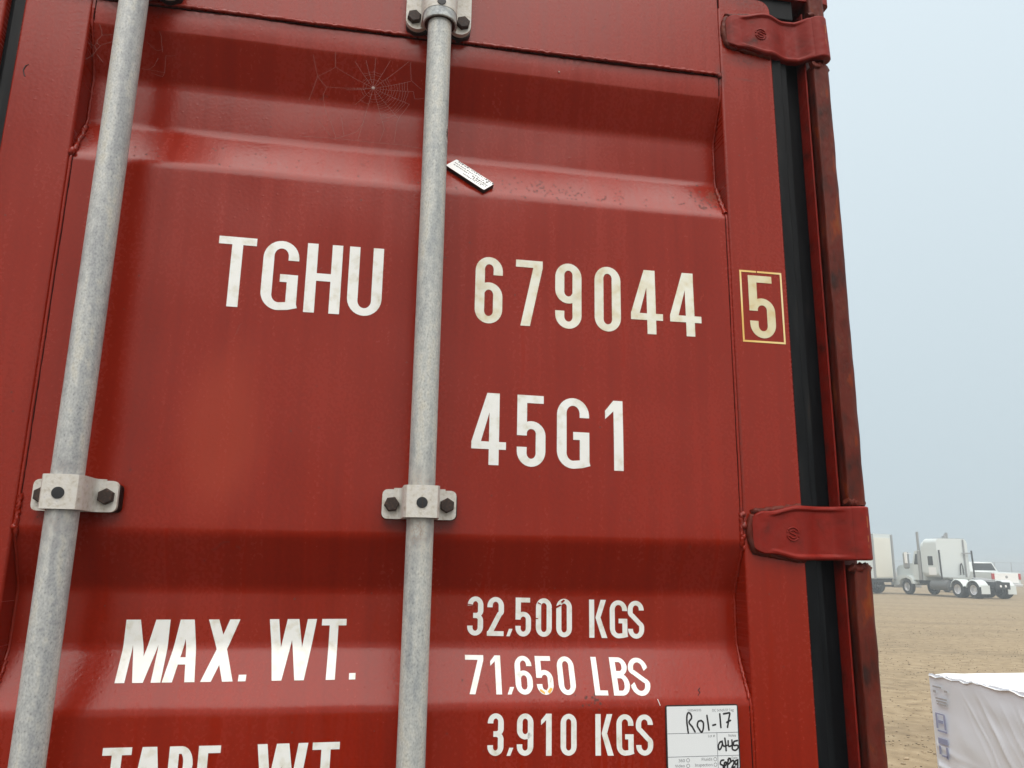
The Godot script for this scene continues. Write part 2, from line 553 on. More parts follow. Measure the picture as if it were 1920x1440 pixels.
	M.blue = mat(lin(0.30, 0.35, 0.54), 0.4)
	M.faint = mat(lin(0.40, 0.42, 0.45), 0.4)
	M.wood = mat(lin(0.36, 0.25, 0.14), 0.8)

# ---------------------------------------------------------------- the door's sheet
func raw_z(y: float) -> float:
	for top in [2.416, 1.697, 0.978, 0.259]:
		var d: float = top - y
		if d > 0.0 and d < 0.2135:
			if d < 0.0705:
				return -DEEP * d / 0.0705
			if d < 0.143:
				return -DEEP
			return -DEEP * (1.0 - (d - 0.143) / 0.0705)
	return 0.0

func sheet_z(x: float, y: float) -> float:
	var z := 0.0
	for k in range(-4, 5):
		z += raw_z(y + k * 0.0016)
	var edge := clampf(minf(x - 0.024, 0.986 - x) / 0.05, 0.0, 1.0)
	return z / 9.0 - 0.0012 + dent.get_noise_2d(x * 100.0, y * 100.0) * 0.0022 * edge

func blob(b: MB, at: Vector3, r: float) -> void:
	var rows := []
	for j in 9:
		var row := PackedVector3Array()
		var a := PI * (j + 0.02) / 8.04
		for k in 12:
			var t := TAU * k / 12
			var e := Vector3(sin(a) * cos(t) * 0.85, cos(a), sin(a) * sin(t) * 0.7)
			row.append(at + e * r * (1.0 + 0.35 * wob.get_noise_3dv((at + e * r) * 500.0)))
		rows.append(row)
	b.net(rows, Vector3.ZERO, true)

func build_door(c: Node3D, mirror: bool) -> void:
	var b := mb(mirror)
	var ys := PackedFloat32Array()
	var y := 2.454
	while y > -0.03:
		ys.append(y)
		var near := false
		for top in [2.416, 1.697, 0.978, 0.259]:
			if y < top + 0.015 and y > top - 0.23:
				near = true
		y -= 0.0025 if near and y > 1.35 else (0.006 if near else 0.02)
	var rows := []
	for yy in ys:
		var row := PackedVector3Array()
		for i in 61:
			var x := 0.024 + 0.962 * i / 60.0
			row.append(Vector3(x, yy, sheet_z(x, yy)))
		rows.append(row)
	b.net(rows, Vector3.BACK)
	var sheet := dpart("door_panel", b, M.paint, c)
	if not mirror:
		tag(sheet, "red corrugated right-hand door panel with white lettering")
	# the frame: two stiles and two rails of square tube
	for s in [[-0.064, 0.0245, "door_stile"], [0.9855, 1.0795, "door_stile"]]:
		b = mb(mirror)
		b.box(Vector3((s[0] + s[1]) / 2, 1.27, -0.0245), Vector3(s[1] - s[0], 2.62, 0.051), 0.0045)
		var cap := PackedVector2Array([Vector2(s[0] + 0.003, 2.5801), Vector2(s[1], 2.5801)])
		for k in 9:
			cap.append(Vector2(s[1] - 0.020, 2.586) + Vector2.from_angle(PI / 2 * k / 8.0) * 0.020)
		cap.append(Vector2(s[0] + 0.003, 2.606))
		b.extrude(cap, Vector3(0, 0, -0.05), Vector3.RIGHT, Vector3.UP, Vector3.BACK * 0.051)
		dpart(s[2], b, M.paint, c)
	for s in [[2.4545, 2.606], [-0.04, 0.03]]:
		b = mb(mirror)
		b.box(Vector3(0.505, (s[0] + s[1]) / 2, -0.0255), Vector3(0.9605, s[1] - s[0], 0.051), 0.004, 0)
		dpart("door_rail", b, M.paint, c)
	# weld and sealant beads
	b = mb(mirror)
	var path := PackedVector3Array()
	for i in 241:
		var x := 0.03 + 0.952 * i / 240.0
		path.append(Vector3(x, 2.4535 + wob.get_noise_1d(x * 320.0) * 0.0012, 0.0012))
	b.tube(path, 0.0027, 8, 0.55, wob)
	dpart("weld_seam", b, M.paint, c)
	b = mb(mirror)
	path = PackedVector3Array()
	for i in 241:
		var x := 0.03 + 0.952 * i / 240.0
		path.append(Vector3(x, 2.4498 + wob.get_noise_1d(x * 200.0 + 90.0) * 0.0008, -0.0007))
	b.tube(path, 0.0009, 6, 0.5, wob)
	dpart("seam_gap", b, M.dark, c)
	for side in [0.0262, 0.9838]:
		b = mb(mirror)
		path = PackedVector3Array()
		var k := 0
		for yy in ys:
			k += 1
			if k % 2 == 0 or yy < 1.35:
				path.append(Vector3(side + wob.get_noise_1d(yy * 120.0 + side * 70.0) * 0.0004, yy, sheet_z(side, yy) + 0.0002))
		b.tube(path, 0.0020, 8, 0.5, wob)
		dpart("sealant_bead", b, M.paint, c)
		for flat in [[2.4535, 2.416], [2.199, 1.704], [1.478, 0.99], [0.755, 0.27]]:
			b = mb(mirror)
			path = PackedVector3Array()
			for k2 in 61:
				var yy := lerpf(flat[0], flat[1], k2 / 60.0)
				path.append(Vector3(side + (0.0019 if side < 0.5 else -0.0018) + wob.get_noise_1d(yy * 120.0 + side * 70.0) * 0.0005, yy, sheet_z(side, yy) + 0.0002))
			b.tube(path, 0.00075, 6, 0.7, wob)
			dpart("seam_gap", b, M.dark, c)
		for fold in [[2.2075, 2.262, 0.0040], [1.69, 1.74, 0.0030], [1.487, 1.54, 0.0026]]:
			b = mb(mirror)
			path = PackedVector3Array()
			for k2 in 25:
				var yy := lerpf(fold[0], fold[1], k2 / 24.0)
				path.append(Vector3(side + (0.0012 if side < 0.5 else -0.001) + wob.get_noise_1d(yy * 900.0 + side) * 0.0012, yy, sheet_z(side, yy) + 0.0006))
			b.tube(path, fold[2], 9, 0.9, wob)
			dpart("weld_bead", b, M.paint, c)
	# lumps of weld at the ends of the folds
	for q in [[0.0270, 2.2075, 0.000, 0.0060], [0.983, 2.452, 0.0, 0.0055], [0.0255, 1.70, 0.0, 0.0042], [0.9862, 1.738, 0.0, 0.0046], [0.9868, 1.722, 0.0, 0.0058], [0.9850, 1.706, 0.0, 0.0044], [0.9865, 1.69, -0.002, 0.004]]:
		b = mb(mirror)
		blob(b, Vector3(q[0], q[1], q[2]), q[3])
		dpart("weld_lump", b, M.paint, c)
	# rubber seals
	b = mb(mirror)
	b.extrude(PackedVector2Array([Vector2(1.079, -0.004), Vector2(1.0965, -0.0045), Vector2(1.0982, -0.006), Vector2(1.0985, -0.011), Vector2(1.1108, -0.012), Vector2(1.112, -0.014), Vector2(1.113, -0.033), Vector2(1.1455, -0.036), Vector2(1.1455, -0.05), Vector2(1.079, -0.05)]), Vector3(0, -0.02, 0), Vector3.RIGHT, Vector3.BACK, Vector3.UP * 2.62)
	dpart("rubber_seal", b, M.rubber, c)
	b = mb(mirror)
	b.box(Vector3(0.505, 2.618, -0.026), Vector3(1.24, 0.078, 0.044), 0.003, 0)
	dpart("rubber_seal", b, M.rubber, c)
	if not mirror:
		b = mb(mirror)
		b.extrude(PackedVector2Array([Vector2(-0.0645, -0.004), Vector2(-0.078, -0.0045), Vector2(-0.0785, -0.011), Vector2(-0.0865, -0.012), Vector2(-0.0867, -0.05), Vector2(-0.0645, -0.05)]), Vector3(0, -0.02, 0), Vector3.RIGHT, Vector3.BACK, Vector3.UP * 2.62)
		dpart("rubber_seal", b, M.rubber, c)

# ---------------------------------------------------------------- locking bars and their guides
func hex_bolt(x: float, y: float, z: float, r: float, h: float, turn: float, mirror: bool, parent: Node3D) -> void:
	var b := mb(mirror)
	var a := PackedVector2Array()
	var t := PackedVector2Array()
	for k in 6:
		a.append(Vector2.from_angle(turn + TAU * k / 6) * r)
		t.append(Vector2.from_angle(turn + TAU * k / 6) * r * 0.86)
	b.extrude(a, Vector3(x, y, z), Vector3.RIGHT, Vector3.UP, Vector3.BACK * (h * 0.78))
	for k in 6:
		var j := (k + 1) % 6
		var z0 := z + h * 0.78
		b.flat(Vector3(x + a[k].x, y + a[k].y, z0), Vector3(x + a[j].x, y + a[j].y, z0), Vector3(x + t[j].x, y + t[j].y, z + h), Vector3(x + t[k].x, y + t[k].y, z + h), Vector3(a[k].x + a[j].x, a[k].y + a[j].y, r))
	b.extrude(t, Vector3(x, y, z + h * 0.78 + 0.0001), Vector3.RIGHT, Vector3.UP, Vector3.BACK * (h * 0.22))
	put("bolt", b, M.bolt, parent)

func bar_guide(x: float, y: float, mirror: bool, bar: Node3D, slot: bool) -> void:
	# a two-bolt plate with a strap arched over the bar
	var b := mb(mirror)
	b.extrude(MB.round_rect(0.098, 0.0385, 0.007), Vector3(x, y, 0.010), Vector3.RIGHT, Vector3.UP, Vector3.BACK * 0.006)
	put("guide_plate", b, M.clamp, bar)
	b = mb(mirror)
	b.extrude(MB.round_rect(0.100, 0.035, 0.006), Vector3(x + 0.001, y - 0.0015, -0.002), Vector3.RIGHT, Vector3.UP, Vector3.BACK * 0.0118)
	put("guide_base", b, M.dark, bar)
	b = mb(mirror)
	var out := PackedVector2Array()
	var inn := PackedVector2Array()
	var arch := [Vector2(-0.034, 0.0164), Vector2(-0.0275, 0.0168), Vector2(-0.0248, 0.0195), Vector2(-0.0238, 0.026), Vector2(-0.0236, 0.052), Vector2(-0.0226, 0.0625), Vector2(-0.0195, 0.0683), Vector2(-0.012, 0.0708), Vector2(0.0, 0.072)]
	for p in arch:
		out.append(p)
	for k in range(arch.size() - 2, -1, -1):
		out.append(Vector2(-arch[k].x, arch[k].y))
	for p in out:
		inn.append(Vector2(p.x * 0.84, p.y - 0.0042) if p.y > 0.02 else p - Vector2(0, 0.0035))
	inn.reverse()
	var ring := out.duplicate()
	ring.append_array(inn)
	b.extrude(ring, Vector3(x, y - 0.0195, 0), Vector3.RIGHT, Vector3.BACK, Vector3.UP * 0.0405)
	put("guide_strap", b, M.clamp, bar)
	b = mb(mirror)
	b.lathe(PackedVector2Array([Vector2(0.0, 0.0012), Vector2(0.0068, 0.0010), Vector2(0.0074, -0.002)]), Vector3(x, y - 0.001, 0.0719), Vector3.BACK, 20)
	put("guide_rivet", b, M.hole, bar)
	if slot:
		b = mb(mirror)
		b.box(Vector3(x + 0.0006, y - 0.001, 0.0732), Vector3(0.0011, 0.0125, 0.0004), 0.0, 2)
		put("rivet_slot", b, M.bolt, bar)
	hex_bolt(x - 0.0365, y - 0.0005, 0.016, 0.0101, 0.0078, 0.12 if slot else 0.5, mirror, bar)
	hex_bolt(x + 0.0365, y - 0.0005, 0.016, 0.0101, 0.0078, 0.5, mirror, bar)

func head_guide(x: float, y: float, mirror: bool, bar: Node3D) -> void:
	# the taller four-bolt housing near the door's head, with a collar on the bar below it
	var b := mb(mirror)
	var p := PackedVector2Array()
	for k in 13:   # two rounded lobes below, plain shoulders above
		p.append(Vector2(-0.0325, -0.001) + Vector2.from_angle(PI + PI * k / 12.0) * 0.0172)
	p.append(Vector2(-0.0153, 0.010))
	p.append(Vector2(0.0153, 0.010))
	for k in 13:
		p.append(Vector2(0.0325, -0.001) + Vector2.from_angle(PI + PI * k / 12.0) * 0.0172)
	p.append(Vector2(0.0497, 0.10))
	p.append(Vector2(-0.0497, 0.10))
	b.extrude(p, Vector3(x, y, 0.010), Vector3.RIGHT, Vector3.UP, Vector3.BACK * 0.008)
	put("guide_plate", b, M.clamp, bar)
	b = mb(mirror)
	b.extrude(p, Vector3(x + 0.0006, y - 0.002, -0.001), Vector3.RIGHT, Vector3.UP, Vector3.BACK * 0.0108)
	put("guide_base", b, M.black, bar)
	b = mb(mirror)
	var hump := PackedVector2Array()
	for k in 17:
		var t := PI - PI * k / 16.0
		hump.append(Vector2(cos(t) * 0.0255, 0.046 + sin(t) * 0.0262))
	hump.append(Vector2(0.0275, 0.0183))
	hump.append(Vector2(-0.0275, 0.0183))
	b.extrude(hump, Vector3(x, y - 0.0135, 0), Vector3.RIGHT, Vector3.BACK, Vector3.UP * 0.112)
	put("guide_housing", b, M.clamp, bar)
	b = mb(mirror)
	b.lathe(PackedVector2Array([Vector2(0.0182, -0.0015), Vector2(0.0240, -0.0015), Vector2(0.0247, -0.0005), Vector2(0.0247, 0.014)]), Vector3(x, y - 0.0275, 0.047), Vector3.UP, 36)
	put("bar_collar", b, M.galv, bar)
	b = mb(mirror)
	b.lathe(PackedVector2Array([Vector2(0.0174, 0.0), Vector2(0.0225, 0.0)]), Vector3(x, y - 0.0293, 0.047), Vector3.DOWN, 36)
	put("collar_mouth", b, M.bolt, bar)
	b = mb(mirror)
	b.lathe(PackedVector2Array([Vector2(0.0, 0.0008), Vector2(0.0062, 0.0006), Vector2(0.0066, -0.004)]), Vector3(x, y - 0.0065, 0.0727), Vector3.BACK, 20)
	put("guide_rivet", b, M.hole, bar)
	for s in [-1.0, 1.0]:
		hex_bolt(x + s * 0.0372, y + 0.0005, 0.018, 0.0108, 0.007, 0.3, mirror, bar)
		hex_bolt(x + s * 0.0356, y + 0.075, 0.018, 0.0112, 0.009, 0.8, mirror, bar)

func locking_bar(c: Node3D, x: float, r: float, mirror: bool, what: String) -> void:
	var b := mb(mirror)
	if not mirror:
		b.around = Vector2(x, 0.049)
	b.lathe(PackedVector2Array([Vector2(0.0, -0.06), Vector2(r, -0.06), Vector2(r, 2.66), Vector2(0.0, 2.66)]), Vector3(x, 0, 0.049), Vector3.UP, 40)
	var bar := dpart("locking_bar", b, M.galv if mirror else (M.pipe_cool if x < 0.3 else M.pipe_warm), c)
	if what:
		tag(bar, what)
	bar_guide(x, 1.7387, mirror, bar, x > 0.3)
	bar_guide(x, 0.62, mirror, bar, true)
	head_guide(x, 2.4715, mirror, bar)
	b = mb(mirror)   # the cam above and the handle below, out of the picture
	b.box(Vector3(x, 2.64, 0.045), Vector3(0.07, 0.03, 0.05), 0.006)
	put("locking_cam", b, M.galv, bar)
	b = mb(mirror)
	b.box(Vector3(x + 0.16, 1.02, 0.071), Vector3(0.36, 0.028, 0.012), 0.004, 0)
	put("bar_handle", b, M.galv, bar)

# ---------------------------------------------------------------- hinges
func hinge(c: Node3D, y0: float, tilt: float, mirror: bool, what: String) -> void:
	# centre line (x, z) of the strap's face, then round the knuckle
	var line := []
	for i in 62:
		var x := 0.996 + (1.1508 - 0.996) * i / 61.0
		var z := 0.0125 - 0.0150 * smoothstep(1.068, 1.110, x) + 0.0160 * smoothstep(1.126, 1.1515, x)
		if i < 4:
			z -= (4 - i) * (4 - i) * 0.0003
		line.append(Vector2(x, z))
	for k in 15:
		var t := deg_to_rad(138.0 - k * 19.0)
		line.append(Vector2(1.1642 + cos(t) * 0.0183, 0.0015 + sin(t) * 0.0183))
	var b := mb(mirror)
	var rows := []
	var ts := [-1.0, -1.0, -0.985, -0.955, -0.92]
	for k in 45:
		ts.append(-0.88 + 1.76 * k / 44.0)
	ts.append_array([0.92, 0.955, 0.985, 1.0, 1.0])
	for k in ts.size():
		var t: float = ts[k]
		var row := PackedVector3Array()
		for i in line.size():
			var q: Vector2 = line[i]
			var half := 0.020 + 0.0105 * sqrt(clampf((q.x - 0.996) / 0.014, 0.0, 1.0)) + 0.0085 * smoothstep(1.02, 1.066, q.x)
			if i > 66:
				half = 0.039
			var d := half * (1.0 - absf(t))
			var inside := smoothstep(1.016, 1.034, q.x) * (1.0 - smoothstep(1.128, 1.148, q.x))
			var lift := -0.0032 * pow(clampf((absf(t) - 0.945) / 0.055, 0.0, 1.0), 2.0)
			lift -= 0.0028 * smoothstep(0.0058, 0.0082, d) * inside
			lift += 0.0008 * (1.0 - smoothstep(0.0, 0.0025, absf(d - 0.0048))) * inside
			var p := Vector3(q.x, half * t, q.y)
			lift += wob.get_noise_3d(q.x * 420.0, t * half * 420.0, y0 * 50.0) * 0.00012
			var nrm := Vector2(0, 1)
			if i > 62:
				nrm = (q - Vector2(1.1642, 0.0015)).normalized()
			if k == 0 or k == ts.size() - 1:
				lift = -0.0115 if i <= 62 else -0.012
				if q.x < 1.075 and i < 60:
					lift = -q.y + 0.0005
			p.x += nrm.x * lift
			p.z += nrm.y * lift
			row.append(Vector3(p.x, p.y, p.z))
		rows.append(row)
	var turned := []
	for row in rows:
		var tr := PackedVector3Array()
		for p in row:
			tr.append(Vector3(p.x - p.y * sin(tilt), y0 + p.y + (p.x - 1.09) * tan(tilt), p.z))
		turned.append(tr)
	b.net(turned, Vector3(0.35, 0, 1))
	var left := PackedVector3Array()
	var left2 := PackedVector3Array()
	for row in turned:
		left.append(row[0])
		left2.append(Vector3(row[0].x, row[0].y, 0.0))
	b.net([left, left2], Vector3.LEFT)
	var h := dpart("hinge", b, M.cast, c)
	if what:
		tag(h, what)
	# fillet weld round the strap's root
	b = mb(mirror)
	var path := PackedVector3Array()
	for i in 26:
		path.append(Vector3(1.075 - 0.07 * i / 25.0, y0 + 0.0375 - 0.009 * i / 25.0 + wob.get_noise_1d(i * 31.0 + y0) * 0.002, 0.002))
	for i in 20:
		path.append(Vector3(0.9995 - 0.0065 * sin(PI * i / 19.0) + wob.get_noise_1d(i * 45.0) * 0.001, y0 + 0.027 - 0.054 * i / 19.0, 0.003))
	for i in 26:
		path.append(Vector3(1.004 + 0.072 * i / 25.0, y0 - 0.0285 - 0.010 * i / 25.0 + wob.get_noise_1d(i * 37.0 + y0 + 40.0) * 0.002, 0.002))
	b.tube(path, 0.0050, 10, 0.35, wob)
	put("weld_bead", b, M.bar, h)
	# where the paint has scraped through to orange primer at the knuckle
	for q in [[0.014, 0.016], [-0.010, 0.009], [-0.021, 0.005]]:
		b = mb(mirror)
		b.box(Vector3(1.1700 + q[0] * 0.03, y0 + q[0] + 0.003, 0.0186), Vector3(0.0011, q[1], 0.0006), 0.0)
		put("scraped_paint", b, M.primer, h)
	# the maker's emblem: a broken ring round an S, raised on the casting
	b = mb(mirror)
	var ec := Vector3(1.0565, y0 + (1.0565 - 1.09) * tan(tilt) - 0.002, 0.0103)
	for s in 2:
		path = PackedVector3Array()
		for i in 21:
			var t := PI * s + 0.25 + (PI - 0.5) * i / 20.0
			path.append(ec + Vector3(cos(t) * 0.0094, sin(t) * 0.0094, 0))
		b.tube(path, 0.00115, 6)
	path = PackedVector3Array()
	for q in curve([Vector2(9.4, 2.2), Vector2(4.6, 3.2), Vector2(1.2, 5.4), Vector2(-3.2, 4.6), Vector2(-4.4, 2.4), Vector2(-1.8, 0.6), Vector2(1.8, -0.6), Vector2(4.4, -2.4), Vector2(3.2, -4.6), Vector2(-1.2, -5.4), Vector2(-4.6, -3.2), Vector2(-9.4, -2.2)]):
		path.append(ec + Vector3(q.x, q.y, 0) * 0.001)
	b.tube(path, 0.00105, 6)
	put("emblem", b, M.cast, h)

# ---------------------------------------------------------------- lettering
var glyph_mb: MB
var gx := 0.0
var gy := 0.0
var gtilt := 0.0
var gz := 0.0
var on_sheet := true

func surf(lx: float, ly: float) -> Vector3:
	var x := gx + lx
	var y := gy + ly + gtilt * lx
	return Vector3(x, y, (sheet_z(x, y) if on_sheet else 0.001) + 0.0005 + gz)

func quad4(a: Vector2, b: Vector2, c: Vector2, d: Vector2) -> void:
	# a-b along the bottom, d-c along the top
	var nu := maxi(2, int(maxf(a.distance_to(b), d.distance_to(c)) / 0.003))
	var nv := maxi(2, int(maxf(a.distance_to(d), b.distance_to(c)) / 0.0018))
	var rows := []
	for j in nv + 1:
		var row := PackedVector3Array()
		var l := a.lerp(d, float(j) / nv)
		var r := b.lerp(c, float(j) / nv)
		for i in nu + 1:
			var q := l.lerp(r, float(i) / nu)
			row.append(surf(q.x, q.y))
		rows.append(row)
	glyph_mb.net(rows, Vector3.BACK)
	gz += 0.00005

func rect(x0: float, y0: float, x1: float, y1: float) -> void:
	quad4(Vector2(x0, y0), Vector2(x1, y0), Vector2(x1, y1), Vector2(x0, y1))

func para(xb: float, yb: float, xt: float, yt: float, s: float) -> void:
	quad4(Vector2(xb - s / 2, yb), Vector2(xb + s / 2, yb), Vector2(xt + s / 2, yt), Vector2(xt - s / 2, yt))

func sweep(pts: Array, tv: float, th: float, closed := false) -> void:
	var fine := []
	for i in (pts.size() if closed else pts.size() - 1):
		var a: Vector2 = pts[i]
		var b: Vector2 = pts[(i + 1) % pts.size()]
		var k := maxi(1, int(a.distance_to(b) / 0.0022))
		for j in k:
			fine.append(a.lerp(b, float(j) / k))
	fine.append(pts[0] if closed else pts[-1])
	var rows := []
	var n := fine.size()
	for i in n:
		var before: Vector2 = fine[i - 1] if i > 0 else (fine[n - 2] if closed else fine[0])
		var after: Vector2 = fine[i + 1] if i < n - 1 else (fine[1] if closed else fine[n - 1])
		var d := (after - before).normalized()
		var t := lerpf(tv, th, absf(d.x))
		var side := Vector2(-d.y, d.x) * t / 2
		var row := PackedVector3Array()
		for k in 5:
			var q: Vector2 = fine[i] + side * (1.0 - k * 0.5)
			row.append(surf(q.x, q.y))
		rows.append(row)
	glyph_mb.net(rows, Vector3.BACK)
	gz += 0.00005

func arc(cx: float, cy: float, rx: float, ry: float, a0: float, a1: float) -> Array:
	var out := []
	for i in 15:
		var t := deg_to_rad(lerpf(a0, a1, i / 14.0))
		out.append(Vector2(cx + cos(t) * rx, cy + sin(t) * ry))
	return out

func draw_glyph(ch: String, w: float, h: float, tv: float, th: float) -> void:
	var a := tv / 2
	var b := th / 2
	var rx := w / 2 - a
	var ry := minf(rx * 1.12, h * 0.24)
	var top := h - b - ry
	var bot := b + ry
	match ch:
		"0":
			sweep(arc(w / 2, top, rx, ry, 0, 180) + arc(w / 2, bot, rx, ry, 180, 360), tv, th, true)
		"1":
			rect(w - tv, 0, w, h)
			quad4(Vector2(0, 0.725 * h), Vector2(w - tv, 0.845 * h), Vector2(w - tv, h), Vector2(0, 0.845 * h))
		"2":
			sweep([Vector2(a, 0.73 * h)] + arc(w / 2, top, rx, ry, 180, 0) + arc(w - a - rx * 1.6, 0.62 * h, rx * 1.6, h * 0.1, 0, -35) + [Vector2(a * 0.95, th * 0.45)], tv, th)
			rect(0, 0, w, th)
		"3":
			sweep([Vector2(a, 0.76 * h)] + arc(w / 2, top, rx, ry, 180, 0) + arc(w - a - rx * 0.9, 0.515 * h + ry * 0.75, rx * 0.9, ry * 0.75, 0, -90) + [Vector2(w * 0.36, 0.515 * h)], tv, th)
			sweep([Vector2(w * 0.36, 0.505 * h)] + arc(w - a - rx * 0.9, 0.505 * h - ry * 0.75, rx * 0.9, ry * 0.75, 90, 0) + arc(w / 2, bot, rx, ry, 0, -180) + [Vector2(a, 0.25 * h)], tv, th)
		"4":
			rect(0.505 * w, 0, 0.505 * w + tv, h)
			rect(0, 0.215 * h, w, 0.215 * h + th * 0.95)
			quad4(Vector2(0, 0.215 * h + th * 0.9), Vector2(0.27 * w, 0.215 * h + th * 0.9), Vector2(0.66 * w, h), Vector2(0.43 * w, h))
		"5":
			rect(0, h - th, 0.93 * w, h)
			rect(0, 0.43 * h, tv, h - th)
			sweep(arc(w / 2, 0.635 * h - b - ry * 0.92, rx, ry * 0.92, 158, 0) + arc(w / 2, bot, rx, ry, 0, -180) + [Vector2(a, 0.27 * h)], tv, th)
		"6":
			sweep([Vector2(w - a, 0.73 * h)] + arc(w / 2, top, rx, ry, 0, 180) + arc(w / 2, bot, rx, ry, 180, 360) + arc(w / 2, 0.615 * h - b - ry, rx, ry, 0, 150), tv, th)
		"9":
			sweep([Vector2(a, 0.27 * h)] + arc(w / 2, bot, rx, ry, 180, 360) + arc(w / 2, top, rx, ry, 0, 180) + arc(w / 2, 0.385 * h + b + ry, rx, ry, 180, 330), tv, th)
		"7":
			rect(0, h - th, w, h)
			quad4(Vector2(0.19 * w, 0), Vector2(0.19 * w + tv * 1.02, 0), Vector2(w, h - th), Vector2(w - tv * 1.02, h - th))
		"T":
			rect(0, h - th, w, h)
			rect(w / 2 - a, 0, w / 2 + a, h - th)
		"G":
			sweep([Vector2(w - a, 0.72 * h)] + arc(w / 2, top, rx, ry, 0, 180) + arc(w / 2, bot, rx, ry, 180, 272) + [Vector2(w * 0.75, b + 0.012 * h), Vector2(w, b + 0.045 * h)], tv, th)
			rect(w - tv, 0.062 * h, w, 0.515 * h)
			rect(0.5 * w, 0.515 * h - th, w - tv, 0.515 * h)
		"H":
			rect(0, 0, tv, h)
			rect(w - tv, 0, w, h)
			rect(tv, 0.46 * h, w - tv, 0.46 * h + th)
		"U":
			sweep([Vector2(a, h)] + arc(w / 2, bot, rx, ry, 180, 360) + [Vector2(w - a, h)], tv, th)
		"K":
			rect(0, 0, tv, h)
			quad4(Vector2(0.345 * w, 0.53 * h), Vector2(0.345 * w + tv * 1.0, 0.53 * h), Vector2(0.94 * w, h), Vector2(0.94 * w - tv * 1.05, h))
			quad4(Vector2(w - tv * 1.1, 0), Vector2(w, 0), Vector2(0.345 * w + tv * 1.0, 0.53 * h), Vector2(0.345 * w, 0.53 * h))
		"S":
			sweep([Vector2(w - a, 0.745 * h)] + arc(w / 2, top, rx, ry, 0, 180) + arc(a + rx * 1.1, 0.69 * h, rx * 1.1, h * 0.12, 180, 228) + arc(w - a - rx * 1.1, 0.31 * h, rx * 1.1, h * 0.12, 48, 0) + arc(w / 2, bot, rx, ry, 0, -180) + [Vector2(a, 0.255 * h)], tv, th)
		"L":
			rect(0, 0, tv, h)
			rect(tv, 0, w, th)
		"E":
			rect(0, 0, tv, h)
			rect(tv, 0, w, th)
			rect(tv, h - th, w, h)
			rect(tv, h / 2 - b, w * 0.9, h / 2 + b)
		"B":
			rect(0, 0, tv, h)
			sweep([Vector2(tv, h - b)] + arc(w - a - rx, h * 0.755, rx * 0.94, h * 0.245 - b, 90, -90) + [Vector2(tv, h * 0.51 + b)], tv, th)
			sweep([Vector2(tv, h * 0.51)] + arc(w - a - rx, h * 0.255 + b * 0.5, rx, h * 0.255 - b * 0.5, 90, -90) + [Vector2(tv, b)], tv, th)
		"R":
			rect(0, 0, tv, h)
			sweep([Vector2(tv, h - b)] + arc(w - a - rx, h * 0.73, rx, h * 0.27 - b, 90, -90) + [Vector2(tv, h * 0.46 + b)], tv, th)
			para(w - a, 0, w * 0.6, h * 0.47, tv * 1.1)
		"A":
			para(tv * 0.55, 0, w * 0.435, h, tv * 1.06)
			para(w - tv * 0.55, 0, w * 0.565, h, tv * 1.06)
			rect(w * 0.27, 0.27 * h, w * 0.73, 0.27 * h + th)
		"M":
			rect(0, 0, tv, h)
			rect(w - tv, 0, w, h)
			para(w / 2, 0, tv * 0.98, h, tv * 1.1)
			para(w / 2, 0, w - tv * 0.98, h, tv * 1.1)
		"W":
			para(w * 0.27, 0, tv * 0.52, h, tv * 1.04)
			para(w * 0.27, 0, w * 0.475, h, tv * 1.04)
			para(w * 0.73, 0, w * 0.525, h, tv * 1.04)
			para(w * 0.73, 0, w - tv * 0.52, h, tv * 1.04)
		"X":
			para(tv * 0.6, 0, w - tv * 0.6, h, tv * 1.12)
			para(w - tv * 0.6, 0, tv * 0.6, h, tv * 1.12)
		".":
			rect(0, 0, w, h)
		",":
			quad4(Vector2(0, 0), Vector2(w * 0.55, 0), Vector2(w, h), Vector2(w * 0.4, h))

func letters(c: Node3D, row: Array, yt: float, yb: float, tilt: float, material: Material, tv: float, th: float) -> void:
	var x_first: float = row[0][1]
	for q in row:
		var ch: String = q[0]
		glyph_mb = mb()
		gx = q[1]
		gtilt = tilt
		gz = 0.0
		var drop: float = tilt * (q[1] - x_first)
		gy = yb + drop
		var h := yt - yb
		if ch == ".":
			h *= 0.1
		elif ch == ",":
			h *= 0.19
		draw_glyph(ch, q[2] - q[1], h, tv, th)
		var called := "digit" if ch >= "0" and ch <= "9" else ("stop" if ch == "." else ("comma" if ch == "," else "letter"))
		dpart(called, glyph_mb, material, c)

